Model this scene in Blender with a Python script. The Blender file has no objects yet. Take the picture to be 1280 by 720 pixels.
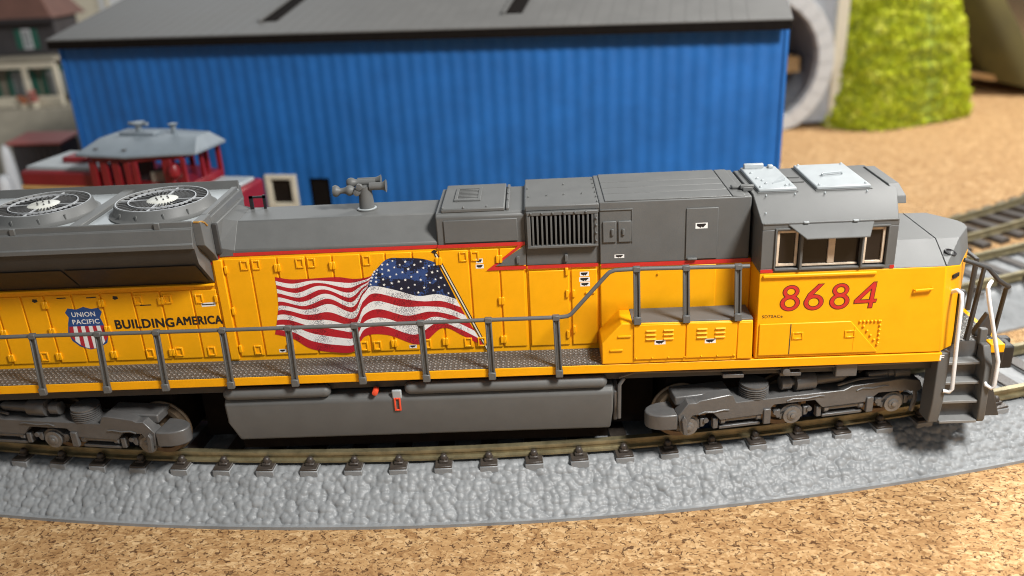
import bpy, bmesh, math, random
import numpy as np
from mathutils import Vector, Matrix
random.seed(7); rng = np.random.default_rng(11)
S = bpy.context.scene
COL = S.collection
# one unit = one prototype metre of the 1:160 model (6.25 mm on the layout)

# ------------------------------------------------------------------ camera
cam_d = bpy.data.cameras.new('camera'); cam = bpy.data.objects.new('camera', cam_d); COL.objects.link(cam)
yaw, pitch, roll = -0.0367, 0.3932, -0.0527
fw = Vector((math.sin(yaw)*math.cos(pitch), math.cos(yaw)*math.cos(pitch), -math.sin(pitch)))
rt = Vector((math.cos(yaw), -math.sin(yaw), 0)); up = rt.cross(fw)
r2 = rt*math.cos(roll) + up*math.sin(roll); u2 = -rt*math.sin(roll) + up*math.cos(roll)
M = Matrix((r2, u2, -fw)).transposed().to_4x4(); M.translation = Vector((-3.8992, -16.1131, 9.5215))
cam.matrix_world = M
cam_d.sensor_fit = 'HORIZONTAL'; cam_d.sensor_width = 36; cam_d.lens = 1092.5/1280*36
cam_d.clip_start = 0.1; cam_d.clip_end = 400
cam_d.dof.use_dof = True; cam_d.dof.focus_distance = 16.3; cam_d.dof.aperture_fstop = 0.0307/0.20
S.camera = cam

# ------------------------------------------------------------------ light (indoors)
W = bpy.data.worlds.new('World'); S.world = W; W.use_nodes = True
W.node_tree.nodes['Background'].inputs[0].default_value = (0.93, 0.97, 1.0, 1)
W.node_tree.nodes['Background'].inputs[1].default_value = 0.29
def area(name, loc, tgt, size, power, col):
    l = bpy.data.lights.new(name, 'AREA'); l.shape = 'DISK'; l.size = size; l.energy = power; l.color = col
    o = bpy.data.objects.new(name, l); COL.objects.link(o); o.location = loc
    o.rotation_euler = (Vector(tgt) - Vector(loc)).to_track_quat('-Z', 'Y').to_euler(); return o
area('ceiling_lamp', (10.5, -13.5, 25.5), (-1, 1, 1), 6.5, 16000, (1.0, 0.985, 0.955))
area('far_fill_light', (26, 30, 34), (12, 22, -1), 9, 24000, (1.0, 0.98, 0.94))  # added fill that brightens the far cork and hill, not a known fixture
area('window_light', (-34, 62, 30), (-6, 4, 2), 26, 5200, (0.90, 0.96, 1.0))
S.cycles.pixel_filter_type = 'BLACKMAN_HARRIS'; S.cycles.filter_width = 1.05
S.view_settings.view_transform = 'Standard'; S.view_settings.look = 'None'
S.view_settings.exposure = 0; S.view_settings.gamma = 1; S.view_settings.use_curve_mapping = False

# ------------------------------------------------------------------ materials
MATS = {}
def nd(nt, t, **k):
    n = nt.nodes.new(t)
    for a, b in k.items(): setattr(n, a, b)
    return n
def mat(name, col, rough=0.5, var=0.08, vscale=3.0, bump=0.0, bscale=40.0, metal=0.0, spec=0.5, coat=0.0):
    m = bpy.data.materials.new(name); m.use_nodes = True; nt = m.node_tree; L = nt.links
    b = nt.nodes['Principled BSDF']
    b.inputs['Roughness'].default_value = rough; b.inputs['Metallic'].default_value = metal
    b.inputs['Specular IOR Level'].default_value = spec; b.inputs['Coat Weight'].default_value = coat
    tc = nd(nt, 'ShaderNodeTexCoord')
    n1 = nd(nt, 'ShaderNodeTexNoise'); n1.inputs['Scale'].default_value = vscale; n1.inputs['Detail'].default_value = 6
    n1.inputs['Roughness'].default_value = 0.65; L.new(tc.outputs['Object'], n1.inputs['Vector'])
    mr = nd(nt, 'ShaderNodeMapRange'); mr.inputs['From Min'].default_value = .3; mr.inputs['From Max'].default_value = .7
    mr.inputs['To Min'].default_value = 1-var; mr.inputs['To Max'].default_value = 1+var; L.new(n1.outputs['Fac'], mr.inputs['Value'])
    mx = nd(nt, 'ShaderNodeVectorMath', operation='SCALE'); mx.inputs[0].default_value = col
    L.new(mr.outputs['Result'], mx.inputs['Scale']); L.new(mx.outputs['Vector'], b.inputs['Base Color'])
    rr = nd(nt, 'ShaderNodeMapRange'); rr.inputs['To Min'].default_value = max(0, rough-.08); rr.inputs['To Max'].default_value = min(1, rough+.1)
    L.new(n1.outputs['Fac'], rr.inputs['Value']); L.new(rr.outputs['Result'], b.inputs['Roughness'])
    if bump:
        n2 = nd(nt, 'ShaderNodeTexNoise'); n2.inputs['Scale'].default_value = bscale; n2.inputs['Detail'].default_value = 4
        L.new(tc.outputs['Object'], n2.inputs['Vector'])
        bp = nd(nt, 'ShaderNodeBump'); bp.inputs['Strength'].default_value = bump; bp.inputs['Distance'].default_value = .03
        L.new(n2.outputs['Fac'], bp.inputs['Height']); L.new(bp.outputs['Normal'], b.inputs['Normal'])
    MATS[name] = m; return m
YEL = mat('yellow_plastic', (0.86, 0.385, 0.003), .40, .05, 2.0, .05, 60, spec=.3)
GRY = mat('grey_plastic', (0.108, 0.109, 0.106), .50, .07, 2.0, .06, 70, spec=.42)
DGR = mat('dark_grey_plastic', (0.042, 0.041, 0.040), .5, .12, 3.0, .08, 50)
TRK = mat('truck_grey', (0.092, 0.090, 0.088), .34, .14, 4.0, .10, 30, spec=.6)
TRKL = mat('step_grey', (0.19, 0.19, 0.185), .4, .1, 4.0)
LGR = mat('pale_grey_plastic', (0.33, 0.355, 0.365), .4, .05, 3.0, .05, 60)
RED = mat('red_paint', (0.52, 0.022, 0.018), .42, .06, 4.0)
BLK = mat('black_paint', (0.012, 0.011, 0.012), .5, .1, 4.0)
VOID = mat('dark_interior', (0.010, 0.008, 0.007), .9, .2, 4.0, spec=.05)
WHT = mat('white_plastic', (0.77, 0.79, 0.81), .38, .05, 5.0)
PRW = mat('white_print', (0.78, 0.78, 0.76), .5, .05, 5.0)
RAILM = mat('weathered_rail', (0.235, 0.20, 0.115), .40, .35, 3.0, .1, 20, metal=.55)
TIE = mat('tie_brown', (0.050, 0.040, 0.033), .42, .2, 4.0, .25, 25)
BED = mat('ballast_plastic', (0.232, 0.240, 0.245), .44, .16, 1.6, .10, 40, spec=.38)
BEARM = mat('bearing_metal', (0.17, 0.166, 0.16), .30, .2, 6.0, metal=.35)
TRUCKW = mat('wheel_metal', (0.16, 0.115, 0.075), .4, .25, 5.0, metal=.6)
ORG = mat('orange_red_plastic', (0.72, 0.075, 0.03), .4, .05, 6.0)
BRASS = mat('bare_brass', (0.55, 0.30, 0.07), .35, .1, 8.0, metal=.6)
GLASS = mat('dark_glazing', (0.016, 0.012, 0.010), .16, .2, 2.0, spec=.35)
BEIGE = mat('clear_plastic_edge', (0.62, 0.50, 0.38), .3, .15, 9.0)
BLUE = mat('blue_siding', (0.010, 0.122, 0.40), .55, .16, .6, .08, 12)
SHROOF = mat('shed_roof_card', (0.125, 0.122, 0.116), .65, .10, .8, .1, 14)
MAROON = mat('maroon_body', (0.20, 0.009, 0.013), .35, .12, 1.5)
CABROOF = mat('bluegrey_roof', (0.165, 0.195, 0.22), .45, .1, 2.0)
CREAM = mat('cream_frame', (0.72, 0.66, 0.52), .5, .06, 3.0)
DKH = mat('slate_wall', (0.060, 0.055, 0.058), .6, .2, 1.2)
BRROOF = mat('brown_roof', (0.16, 0.075, 0.055), .6, .2, 1.0)
GREEN = mat('green_paint', (0.02, 0.13, 0.09), .5, .1, 3.0)
STONE = mat('portal_stone', (0.34, 0.36, 0.39), .7, .2, .9, .3, 5)
STONEL = mat('pale_stone', (0.62, 0.63, 0.63), .7, .12, 1.4, .2, 6)
OLIVE = mat('olive_card', (0.075, 0.058, 0.012), .75, .22, .5, .1, 6)
PAVE = mat('grey_pavement', (0.30, 0.27, 0.21), .8, .2, .8)
SHEDR = mat('faded_red_roof', (0.40, 0.10, 0.085), .6, .12, 1.5)
SHEDW = mat('dark_boards', (0.035, 0.030, 0.032), .6, .15, 2.0)
HILLG = mat('hill_under', (0.22, 0.27, 0.02), .9, .2, 1.0)
GOLD = mat('gold_line', (0.55, 0.33, 0.12), .5, .1, 3.0)

def cork_material():
    m = bpy.data.materials.new('cork_sheet'); m.use_nodes = True; nt = m.node_tree; L = nt.links
    b = nt.nodes['Principled BSDF']; b.inputs['Roughness'].default_value = .8; b.inputs['Specular IOR Level'].default_value = .25
    tc = nd(nt, 'ShaderNodeTexCoord')
    mp = nd(nt, 'ShaderNodeMapping'); mp.inputs['Rotation'].default_value = (0, 0, .5); mp.inputs['Scale'].default_value = (1.05, 1.5, 1)
    L.new(tc.outputs['Object'], mp.inputs['Vector'])
    dn = nd(nt, 'ShaderNodeTexNoise'); dn.inputs['Scale'].default_value = 2.6; dn.inputs['Detail'].default_value = 5; L.new(mp.outputs['Vector'], dn.inputs['Vector'])
    ds = nd(nt, 'ShaderNodeVectorMath', operation='MULTIPLY_ADD'); L.new(dn.outputs['Color'], ds.inputs[0]); ds.inputs[1].default_value = (.55, .55, .55)
    L.new(mp.outputs['Vector'], ds.inputs[2])
    def vor(scale, feat='F1'):
        v = nd(nt, 'ShaderNodeTexVoronoi', feature=feat); v.inputs['Scale'].default_value = scale; L.new(ds.outputs['Vector'], v.inputs['Vector']); return v
    def noise(scale, det=5, src=None):
        n = nd(nt, 'ShaderNodeTexNoise'); n.inputs['Scale'].default_value = scale; n.inputs['Detail'].default_value = det
        L.new((src or tc.outputs['Object']), n.inputs['Vector']); return n
    def ramp(sock, pts):
        r = nd(nt, 'ShaderNodeValToRGB'); el = r.color_ramp.elements
        while len(el) > 1: el.remove(el[-1])
        el[0].position, el[0].color = pts[0][0], pts[0][1]
        for p, c in pts[1:]:
            e = el.new(p); e.color = c
        L.new(sock, r.inputs['Fac']); return r
    def mul(a, b, op='MULTIPLY'):
        m_ = nd(nt, 'ShaderNodeMath', operation=op); L.new(a, m_.inputs[0]); L.new(b, m_.inputs[1]); return m_.outputs[0]
    def sep(v): 
        q = nd(nt, 'ShaderNodeSeparateColor'); L.new(v.outputs['Color'], q.inputs['Color']); return q
    g = lambda v: (v, v, v, 1)
    v1 = vor(5.0); v2 = vor(13.0); e1 = vor(5.0, 'DISTANCE_TO_EDGE'); e2 = vor(9.0, 'DISTANCE_TO_EDGE'); v3 = vor(17.0)
    s1, s2, s3 = sep(v1), sep(v2), sep(v3)
    add = nd(nt, 'ShaderNodeMath', operation='MULTIPLY_ADD'); L.new(s1.outputs['Red'], add.inputs[0]); add.inputs[1].default_value = .50
    half = nd(nt, 'ShaderNodeMath', operation='MULTIPLY'); L.new(s2.outputs['Red'], half.inputs[0]); half.inputs[1].default_value = .50
    L.new(half.outputs[0], add.inputs[2])
    base = ramp(add.outputs[0], [(0, (.23, .115, .042, 1)), (.25, (.37, .205, .084, 1)), (.6, (.47, .282, .124, 1)), (1, (.66, .45, .235, 1))])
    c1 = ramp(e1.outputs['Distance'], [(0, g(1)), (.05, g(.85)), (.085, g(0))])
    c2 = ramp(e2.outputs['Distance'], [(0, g(1)), (.06, g(.8)), (.11, g(0))])
    mk = ramp(noise(6.0, 2).outputs['Fac'], [(.56, g(0)), (.60, g(1))]); mk2 = ramp(noise(12.0, 2).outputs['Fac'], [(.56, g(0)), (.60, g(1))])
    f3 = ramp(v3.outputs['Distance'], [(0, g(1)), (.30, g(.9)), (.42, g(0))]); f4 = ramp(s3.outputs['Green'], [(.93, g(0)), (.95, g(1))])
    mx3n = mul(mul(mul(c1.outputs['Color'], mk.outputs['Color']), mul(c2.outputs['Color'], mk2.outputs['Color']), 'MAXIMUM'), mul(f3.outputs['Color'], f4.outputs['Color']), 'MAXIMUM')
    mx3 = nd(nt, 'ShaderNodeMath', operation='MULTIPLY'); L.new(mx3n, mx3.inputs[0]); mx3.inputs[1].default_value = .92
    cm = nd(nt, 'ShaderNodeMix', data_type='RGBA'); L.new(mx3.outputs[0], cm.inputs[0]); L.new(base.outputs['Color'], cm.inputs[6]); cm.inputs[7].default_value = (.075, .028, .010, 1)
    L.new(cm.outputs[2], b.inputs['Base Color'])
    hh = nd(nt, 'ShaderNodeMath', operation='MULTIPLY_ADD'); L.new(mx3.outputs[0], hh.inputs[0]); hh.inputs[1].default_value = -1.0; L.new(s2.outputs['Green'], hh.inputs[2])
    bp = nd(nt, 'ShaderNodeBump'); bp.inputs['Strength'].default_value = .5; bp.inputs['Distance'].default_value = .05
    L.new(hh.outputs[0], bp.inputs['Height']); L.new(bp.outputs['Normal'], b.inputs['Normal'])
    return m
CORK = cork_material()

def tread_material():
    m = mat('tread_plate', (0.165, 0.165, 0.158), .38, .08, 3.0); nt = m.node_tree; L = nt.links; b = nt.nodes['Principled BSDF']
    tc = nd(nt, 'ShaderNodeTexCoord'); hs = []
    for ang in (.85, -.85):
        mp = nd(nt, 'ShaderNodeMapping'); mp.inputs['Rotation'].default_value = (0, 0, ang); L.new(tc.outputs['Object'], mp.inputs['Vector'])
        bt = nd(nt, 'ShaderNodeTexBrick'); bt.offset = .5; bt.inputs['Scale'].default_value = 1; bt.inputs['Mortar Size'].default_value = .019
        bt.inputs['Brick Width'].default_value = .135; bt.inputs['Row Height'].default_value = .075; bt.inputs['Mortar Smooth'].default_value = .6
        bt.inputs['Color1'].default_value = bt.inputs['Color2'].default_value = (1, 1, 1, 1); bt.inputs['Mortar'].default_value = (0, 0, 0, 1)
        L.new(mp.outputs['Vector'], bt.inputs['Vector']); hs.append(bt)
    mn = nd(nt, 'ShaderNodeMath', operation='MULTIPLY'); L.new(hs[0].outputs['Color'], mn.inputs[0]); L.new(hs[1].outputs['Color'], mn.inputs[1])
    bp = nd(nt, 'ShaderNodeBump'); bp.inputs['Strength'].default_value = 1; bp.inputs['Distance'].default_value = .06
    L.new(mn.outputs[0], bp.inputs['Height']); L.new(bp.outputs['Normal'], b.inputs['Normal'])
    cm = nd(nt, 'ShaderNodeMix', data_type='RGBA'); L.new(mn.outputs[0], cm.inputs[0]); cm.inputs[6].default_value = (.085, .085, .082, 1); cm.inputs[7].default_value = (.27, .27, .26, 1)  # raised diamonds painted lighter: their metal highlight is put into the base colour
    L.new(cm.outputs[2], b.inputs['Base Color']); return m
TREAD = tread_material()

def print_material(name, col, col2, scale, thr):
    """flat halftone print: fine dots of a second ink over the first"""
    m = bpy.data.materials.new(name); m.use_nodes = True; nt = m.node_tree; L = nt.links; b = nt.nodes['Principled BSDF']
    b.inputs['Roughness'].default_value = .45
    tc = nd(nt, 'ShaderNodeTexCoord')
    v = nd(nt, 'ShaderNodeTexVoronoi'); v.inputs['Scale'].default_value = scale; v.inputs['Randomness'].default_value = .6; L.new(tc.outputs['Object'], v.inputs['Vector'])
    n = nd(nt, 'ShaderNodeTexNoise'); n.inputs['Scale'].default_value = 2.3; n.inputs['Detail'].default_value = 3; L.new(tc.outputs['Object'], n.inputs['Vector'])
    mr = nd(nt, 'ShaderNodeMapRange'); mr.inputs['From Min'].default_value = .40; mr.inputs['From Max'].default_value = .58; mr.inputs['To Min'].default_value = 0; mr.inputs['To Max'].default_value = thr
    L.new(n.outputs['Fac'], mr.inputs['Value'])
    lt = nd(nt, 'ShaderNodeMath', operation='LESS_THAN'); L.new(v.outputs['Distance'], lt.inputs[0]); L.new(mr.outputs['Result'], lt.inputs[1])
    cm = nd(nt, 'ShaderNodeMix', data_type='RGBA'); L.new(lt.outputs[0], cm.inputs[0]); cm.inputs[6].default_value = (*col, 1); cm.inputs[7].default_value = (*col2, 1)
    L.new(cm.outputs[2], b.inputs['Base Color']); return m
FRED = print_material('flag_red_ink', (.43, .010, .020), (.15, .004, .012), 55, .50)
FWHT = print_material('flag_white_ink', (.78, .78, .77), (.22, .22, .24), 55, .50)
FBLU = print_material('flag_blue_ink', (.022, .060, .20), (.006, .010, .030), 30, 1.1)
def foam_material():
    m = bpy.data.materials.new('green_foam_flock'); m.use_nodes = True; nt = m.node_tree; L = nt.links; b = nt.nodes['Principled BSDF']
    b.inputs['Roughness'].default_value = .9; b.inputs['Specular IOR Level'].default_value = .1
    tc = nd(nt, 'ShaderNodeTexCoord'); n = nd(nt, 'ShaderNodeTexNoise'); n.inputs['Scale'].default_value = 1.5; n.inputs['Detail'].default_value = 8; n.inputs['Roughness'].default_value = .75
    L.new(tc.outputs['Object'], n.inputs['Vector'])
    r = nd(nt, 'ShaderNodeValToRGB'); el = r.color_ramp.elements; el[0].position = .33; el[0].color = (.33, .37, .020, 1); el[1].position = .68; el[1].color = (.80, .80, .16, 1)
    e = el.new(.5); e.color = (.48, .53, .025, 1)
    L.new(n.outputs['Fac'], r.inputs['Fac']); L.new(r.outputs['Color'], b.inputs['Base Color']); return m
FOAM = foam_material()

# ------------------------------------------------------------------ mesh helpers
ORIG = {}
class MB:
    def __init__(s): s.v = []; s.f = []; s.m = []
    def add(s, vs, fs, m=0):
        o = len(s.v); s.v += [tuple(map(float, p)) for p in vs]
        s.f += [tuple(o+i for i in f) for f in fs]; s.m += [m]*len(fs); return s
    def box(s, x0, x1, y0, y1, z0, z1, m=0):
        return s.add([(x, y, z) for x in (x0, x1) for y in (y0, y1) for z in (z0, z1)],
                     [(0, 1, 3, 2), (4, 6, 7, 5), (0, 4, 5, 1), (2, 3, 7, 6), (0, 2, 6, 4), (1, 5, 7, 3)], m)
    def prism(s, poly, ax, a0, a1, m=0, caps=True):
        n = len(poly)
        def P(p, a): return (a, p[0], p[1]) if ax == 'x' else ((p[0], a, p[1]) if ax == 'y' else (p[0], p[1], a))
        vs = [P(p, a0) for p in poly] + [P(p, a1) for p in poly]
        fs = [(i, (i+1) % n, n+(i+1) % n, n+i) for i in range(n)]
        if caps: fs += [tuple(range(n-1, -1, -1)), tuple(range(n, 2*n))]
        return s.add(vs, fs, m)
    def loft(s, a, b, m=0):
        n = len(a); return s.add(list(a)+list(b), [(i, (i+1) % n, n+(i+1) % n, n+i) for i in range(n)] + [tuple(range(n-1, -1, -1)), tuple(range(n, 2*n))], m)
    def sheet(s, poly, y, m=0):
        return s.add([(x, y, z) for x, z in poly], [tuple(range(len(poly)))], m)
    def tube(s, path, r, n=8, m=0, cap=True):
        path = [Vector(p) for p in path]; rings = []
        rs = r if isinstance(r, (list, tuple)) else [r]*len(path)
        ref = None
        for i, p in enumerate(path):
            t = (path[min(i+1, len(path)-1)] - path[max(i-1, 0)]).normalized()
            if ref is None:
                ref = Vector((0, 0, 1)) if abs(t.z) < .9 else Vector((1, 0, 0))
            a = (ref - t*ref.dot(t)).normalized(); b = t.cross(a); ref = a
            rings.append([p + (a*math.cos(k*2*math.pi/n) + b*math.sin(k*2*math.pi/n))*rs[i] for k in range(n)])
        vs = [v for rg in rings for v in rg]; fs = []
        for i in range(len(path)-1):
            fs += [(i*n+k, i*n+(k+1) % n, (i+1)*n+(k+1) % n, (i+1)*n+k) for k in range(n)]
        if cap: fs += [tuple(range(n-1, -1, -1)), tuple((len(path)-1)*n+k for k in range(n))]
        return s.add(vs, fs, m)
    def lathe(s, prof, c=(0, 0, 0), ax='z', n=24, m=0):
        vs = []; fs = []
        for r, h in prof:
            for k in range(n):
                a = 2*math.pi*k/n; p, q = r*math.cos(a), r*math.sin(a)
                d = {'z': (p, q, h), 'y': (p, h, q), 'x': (h, p, q)}[ax]
                vs.append((c[0]+d[0], c[1]+d[1], c[2]+d[2]))
        for i in range(len(prof)-1):
            fs += [(i*n+k, i*n+(k+1) % n, (i+1)*n+(k+1) % n, (i+1)*n+k) for k in range(n)]
        fs += [tuple(range(n-1, -1, -1)), tuple((len(prof)-1)*n+k for k in range(n))]
        return s.add(vs, fs, m)
    def xf(s, fn): s.v = [tuple(fn(p)) for p in s.v]; return s
    def build(s, name, mats, parent=None, smooth=35, bevel=0.0, segs=2, origin=None):
        me = bpy.data.meshes.new(name)
        a = np.array(s.v); c = (a.min(0)+a.max(0))/2 if origin is None else np.array(origin)
        me.from_pydata((a-c).tolist(), [], s.f)
        if not isinstance(mats, (list, tuple)): mats = [mats]
        for mm in mats: me.materials.append(mm)
        me.polygons.foreach_set('material_index', s.m)
        bm = bmesh.new(); bm.from_mesh(me); bmesh.ops.recalc_face_normals(bm, faces=bm.faces); bm.to_mesh(me); bm.free()
        if smooth:
            me.shade_smooth(); me.set_sharp_from_angle(angle=math.radians(smooth))
        o = bpy.data.objects.new(name, me); COL.objects.link(o)
        ORIG[o] = Vector(c)
        if parent is not None:
            o.parent = parent; o.location = Vector(c) - ORIG[parent]
        else: o.location = c
        if bevel:
            b = o.modifiers.new('bevel', 'BEVEL'); b.width = bevel; b.segments = segs; b.limit_method = 'ANGLE'; b.angle_limit = math.radians(32)
        return o
def tag(o, label=None, cat=None, group=None, kind=None):
    for k, v in (('label', label), ('category', cat), ('group', group), ('kind', kind)):
        if v: o[k] = v
    return o
def empty(name, loc, rz=0, local=False):
    o = bpy.data.objects.new(name, None); COL.objects.link(o); o.location = loc; o.rotation_euler = (0, 0, rz); o.empty_display_size = .3
    ORIG[o] = Vector((0, 0, 0)) if local else Vector(loc); return o
def dup(o, parent, loc=None, rot=None):
    c = o.copy(); COL.objects.link(c); c.parent = parent
    if loc is not None: c.location = loc
    if rot is not None: c.rotation_euler = rot
    return c
def text_mesh(txt, x0, x1, z0, z1, y, matr, name, parent, shear=0.0, bold=0.0):
    cu = bpy.data.curves.new('lettering', 'FONT'); cu.body = txt; cu.offset = bold; cu.space_character = 1.08; cu.resolution_u = 3
    o = bpy.data.objects.new('lettering', cu); COL.objects.link(o); bpy.context.view_layer.update()
    me = o.evaluated_get(bpy.context.evaluated_depsgraph_get()).to_mesh()
    v = np.array([p.co[:] for p in me.vertices]); f = [tuple(p.vertices) for p in me.polygons]
    bpy.data.objects.remove(o)
    lo, hi = v.min(0), v.max(0)
    xs = x0 + (v[:, 0]-lo[0])/(hi[0]-lo[0])*(x1-x0); zs = z0 + (v[:, 1]-lo[1])/(hi[1]-lo[1])*(z1-z0); xs = xs + shear*(zs-z0)
    mb = MB().add([(a, y, b) for a, b in zip(xs, zs)], f)
    ob = mb.build(name, matr, parent, smooth=0); return ob

# ------------------------------------------------------------------ table
g = MB().add([(-90, -30, -1.02), (90, -30, -1.02), (90, 110, -1.02), (-90, 110, -1.02)], [(0, 1, 2, 3)])
tag(g.build('tabletop', CORK, smooth=0), 'tan granulated cork sheet covering the table', 'tabletop', kind='structure')

# ------------------------------------------------------------------ curved track
CX, CY = -6.445, 46.46            # centre of the layout's curves
R1, R2, R3 = 47.0, 42.1, 38.0
def pol(r, a, z): return (CX + r*math.sin(a), CY - r*math.cos(a), z)
def lumps(U, V, cell):
    iu = np.floor(U/cell).astype(int); iv = np.floor(V/cell).astype(int); best = np.full(U.shape, 9.0); h = np.zeros(U.shape)
    for du in (-1, 0, 1):
        for dv in (-1, 0, 1):
            a, b = iu+du, iv+dv
            hs = np.sin(a*127.1 + b*311.7)*43758.5453; jx = hs-np.floor(hs); hs = np.sin(a*269.5+b*183.3)*28001.83; jy = hs-np.floor(hs)
            hs = np.sin(a*91.7+b*57.3)*9631.7; js = hs-np.floor(hs)
            d = np.hypot(U-(a+.15+.7*jx)*cell, V-(b+.15+.7*jy)*cell)/cell
            r = .62+.30*js; k = np.sqrt(np.clip(1-(d/r)**2, 0, 1))*(.45+.55*js)
            h = np.maximum(h, k)
    return h
def roadbed(R, a0, a1, step, offs, parent, amp=.046):
    na = int((a1-a0)*R/step); A = np.linspace(a0, a1, na); O = np.array(offs)
    def prof(o):
        o = abs(o)
        return float(np.interp(o, [0, .95, 1.12, 1.24, 1.85, 1.88, 1.96], [-.30, -.29, -.375, -.47, -.925, -.945, -.955]))
    Z = np.array([prof(o) for o in O]); AA, OO = np.meshgrid(A, O, indexing='ij'); ZZ = np.tile(Z, (na, 1))
    rough = lumps(AA*R, OO*1.25, .118)*.85 + lumps(AA*R+31.7, OO*1.2+9.1, .20)*.30 + lumps(AA*R+3.7, OO+19.1, .5)*.22
    edge = np.clip((1.93-np.abs(OO))/.05, 0, 1)*np.where(np.abs(OO) < .95, .4, 1)
    ZZ = ZZ + (rough-.55)*amp*1.6*edge; OO2 = OO + np.sign(OO)*(rough-.55)*amp*1.1*edge*(np.abs(OO) > 1.05)
    X = CX + (R+OO2)*np.sin(AA); Y = CY - (R+OO2)*np.cos(AA)
    v = np.stack([X, Y, ZZ], -1).reshape(-1, 3); k = len(O)
    i = np.arange(na-1)[:, None]*k + np.arange(k-1)[None, :]; f = np.stack([i, i+1, i+k+1, i+k], -1).reshape(-1, 4)
    mb = MB(); mb.v = [tuple(p) for p in v.tolist()]; mb.f = [tuple(q) for q in f.tolist()]; mb.m = [0]*len(mb.f)
    # vertical edge down to the table
    for oo in (O[0], O[-1]):
        e0 = [pol(R+oo, a, -.955) for a in A[::8]]; e1 = [pol(R+oo*1.003, a, -1.03) for a in A[::8]]; n = len(e0)
        mb.add(e0+e1, [(q, q+1, n+q+1, n+q) for q in range(n-1)])
    return mb.build('roadbed', BED, parent, smooth=180)
def rail(R, z, a0, a1, parent, mtl=None, n=140):
    prof = [(-.06, 0), (.06, 0), (.066, -.016), (.066, -.07), (.048, -.085), (.048, -.145), (.125, -.162), (.125, -.202), (-.125, -.202), (-.125, -.162), (-.048, -.145), (-.048, -.085), (-.066, -.07), (-.066, -.016)]
    k = len(prof); vs = []; fs = []
    for q in range(n):
        a = a0+(a1-a0)*q/(n-1)
        vs += [pol(R+o, a, z+h) for o, h in prof]
    for q in range(n-1): fs += [(q*k+j, q*k+(j+1) % k, (q+1)*k+(j+1) % k, (q+1)*k+j) for j in range(k)]
    return MB().add(vs, fs).build('rail', mtl or RAILM, parent, smooth=30)
def ties(R, a0, a1, pitch, phase, z, half, wid, parent, end_mat, clips=True, h=.13):
    """each sleeper is a part of the track, its rail clips are sub-parts"""
    m = MB().box(-wid/2, wid/2, -half, half, -.045, 0, 0)
    m.box(-wid/2-.012, wid/2+.012, -half-.012, half+.012, -h-.16, -.043, 1)
    t0 = m.build('tie', [TIE, end_mat], parent, smooth=30, bevel=.012, segs=1, origin=(0, 0, 0))
    c = MB()
    c.box(-.09, .09, -.09, .06, 0, .055).lathe([(.075, .04), (.075, .11), (.055, .15), (.02, .165)], (0, .0, 0), 'z', 8)
    c0 = c.build('rail_clip', TIE, t0, smooth=40, bevel=.012, segs=1, origin=(0, 0, 0))
    k0 = math.ceil((a0-phase)/pitch); first = True; k = k0
    while phase+k*pitch < a1:
        a = phase+k*pitch; p = Vector(pol(R, a, z)) - ORIG[parent]
        if first: t = t0; first = False
        else: t = dup(t0, parent)
        t.location = p; t.rotation_euler = (0, 0, a)
        if clips:
            for s_ in (1, -1):
                cc = c0 if (t is t0 and s_ == 1) else dup(c0, t)
                cc.parent = t; cc.location = (0, -s_*(.78+.155), 0); cc.rotation_euler = (0, 0, 0 if s_ == 1 else math.pi)
        k += 1
    if not clips: bpy.data.objects.remove(c0)

tr = empty('curved_track', pol(R1, 0, -1.02)); tag(tr, 'curved track on moulded grey ballast roadbed carrying the yellow locomotive', 'track')
offs = list(np.arange(-1.96, -1.0, .10)) + list(np.arange(-1.0, .6, .10)) + list(np.arange(.6, 1.0, .05)) + list(np.arange(1.0, 1.90, .0155)) + [1.92, 1.96]
roadbed(R1, -.32, .47, .0215, offs, tr)
rail(R1+.78, 0, -.325, .475, tr); rail(R1-.78, 0, -.325, .475, tr)
ties(R1, -.32, .47, .893/48.0, math.asin((-5.07-CX)/48.0), -.205, 1.13, .34, tr, BED)
tr2 = empty('inner_curved_track', pol(R2, .3, -1.02)); tag(tr2, 'second roadbed track curving past the nose behind the white grab irons', 'track')
offs2 = [-1.96] + list(np.arange(-1.88, 1.9, .09)) + [1.96]
roadbed(R2, .16, .74, .07, offs2, tr2)
rail(R2+.78, 0, .16, .745, tr2); rail(R2-.78, 0, .16, .745, tr2)
ties(R2, .16, .74, .893/42.5, .0, -.205, 1.15, .34, tr2, BED)
tr3 = empty('bare_track', pol(R3, 0, -1.02)); tag(tr3, 'track without roadbed laid straight on the cork, under the small maroon locomotive', 'track')
rail(R3+.74, -.65, -.55, .95, tr3); rail(R3-.74, -.65, -.55, .95, tr3)
ties(R3, -.55, .95, .86/38, .0, -.86, 1.3, .40, tr3, TIE, clips=False, h=.11)

# ------------------------------------------------------------------ yellow locomotive
LO = empty('diesel_locomotive', (-6.44, 0, 0))
tag(LO, 'yellow and grey model diesel freight locomotive numbered 8684 with a flag on its hood', 'locomotive')
HY = -.85
# frame, sill, walkway
MB().box(-17.2, 3.4, -1.30, 1.30, 1.40, 1.84).build('underframe', DGR, LO, bevel=.02)
MB().box(-17.3, 3.44, -1.556, -1.40, 1.675, 1.850).build('side_sill', YEL, LO, bevel=.012)
MB().box(-17.3, 3.44, 1.40, 1.556, 1.675, 1.850).build('side_sill', YEL, LO, bevel=.012)
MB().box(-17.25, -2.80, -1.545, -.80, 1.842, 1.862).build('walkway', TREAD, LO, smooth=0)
MB().box(-17.25, -2.80, .80, 1.545, 1.842, 1.862).build('walkway', TREAD, LO, smooth=0)
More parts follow.
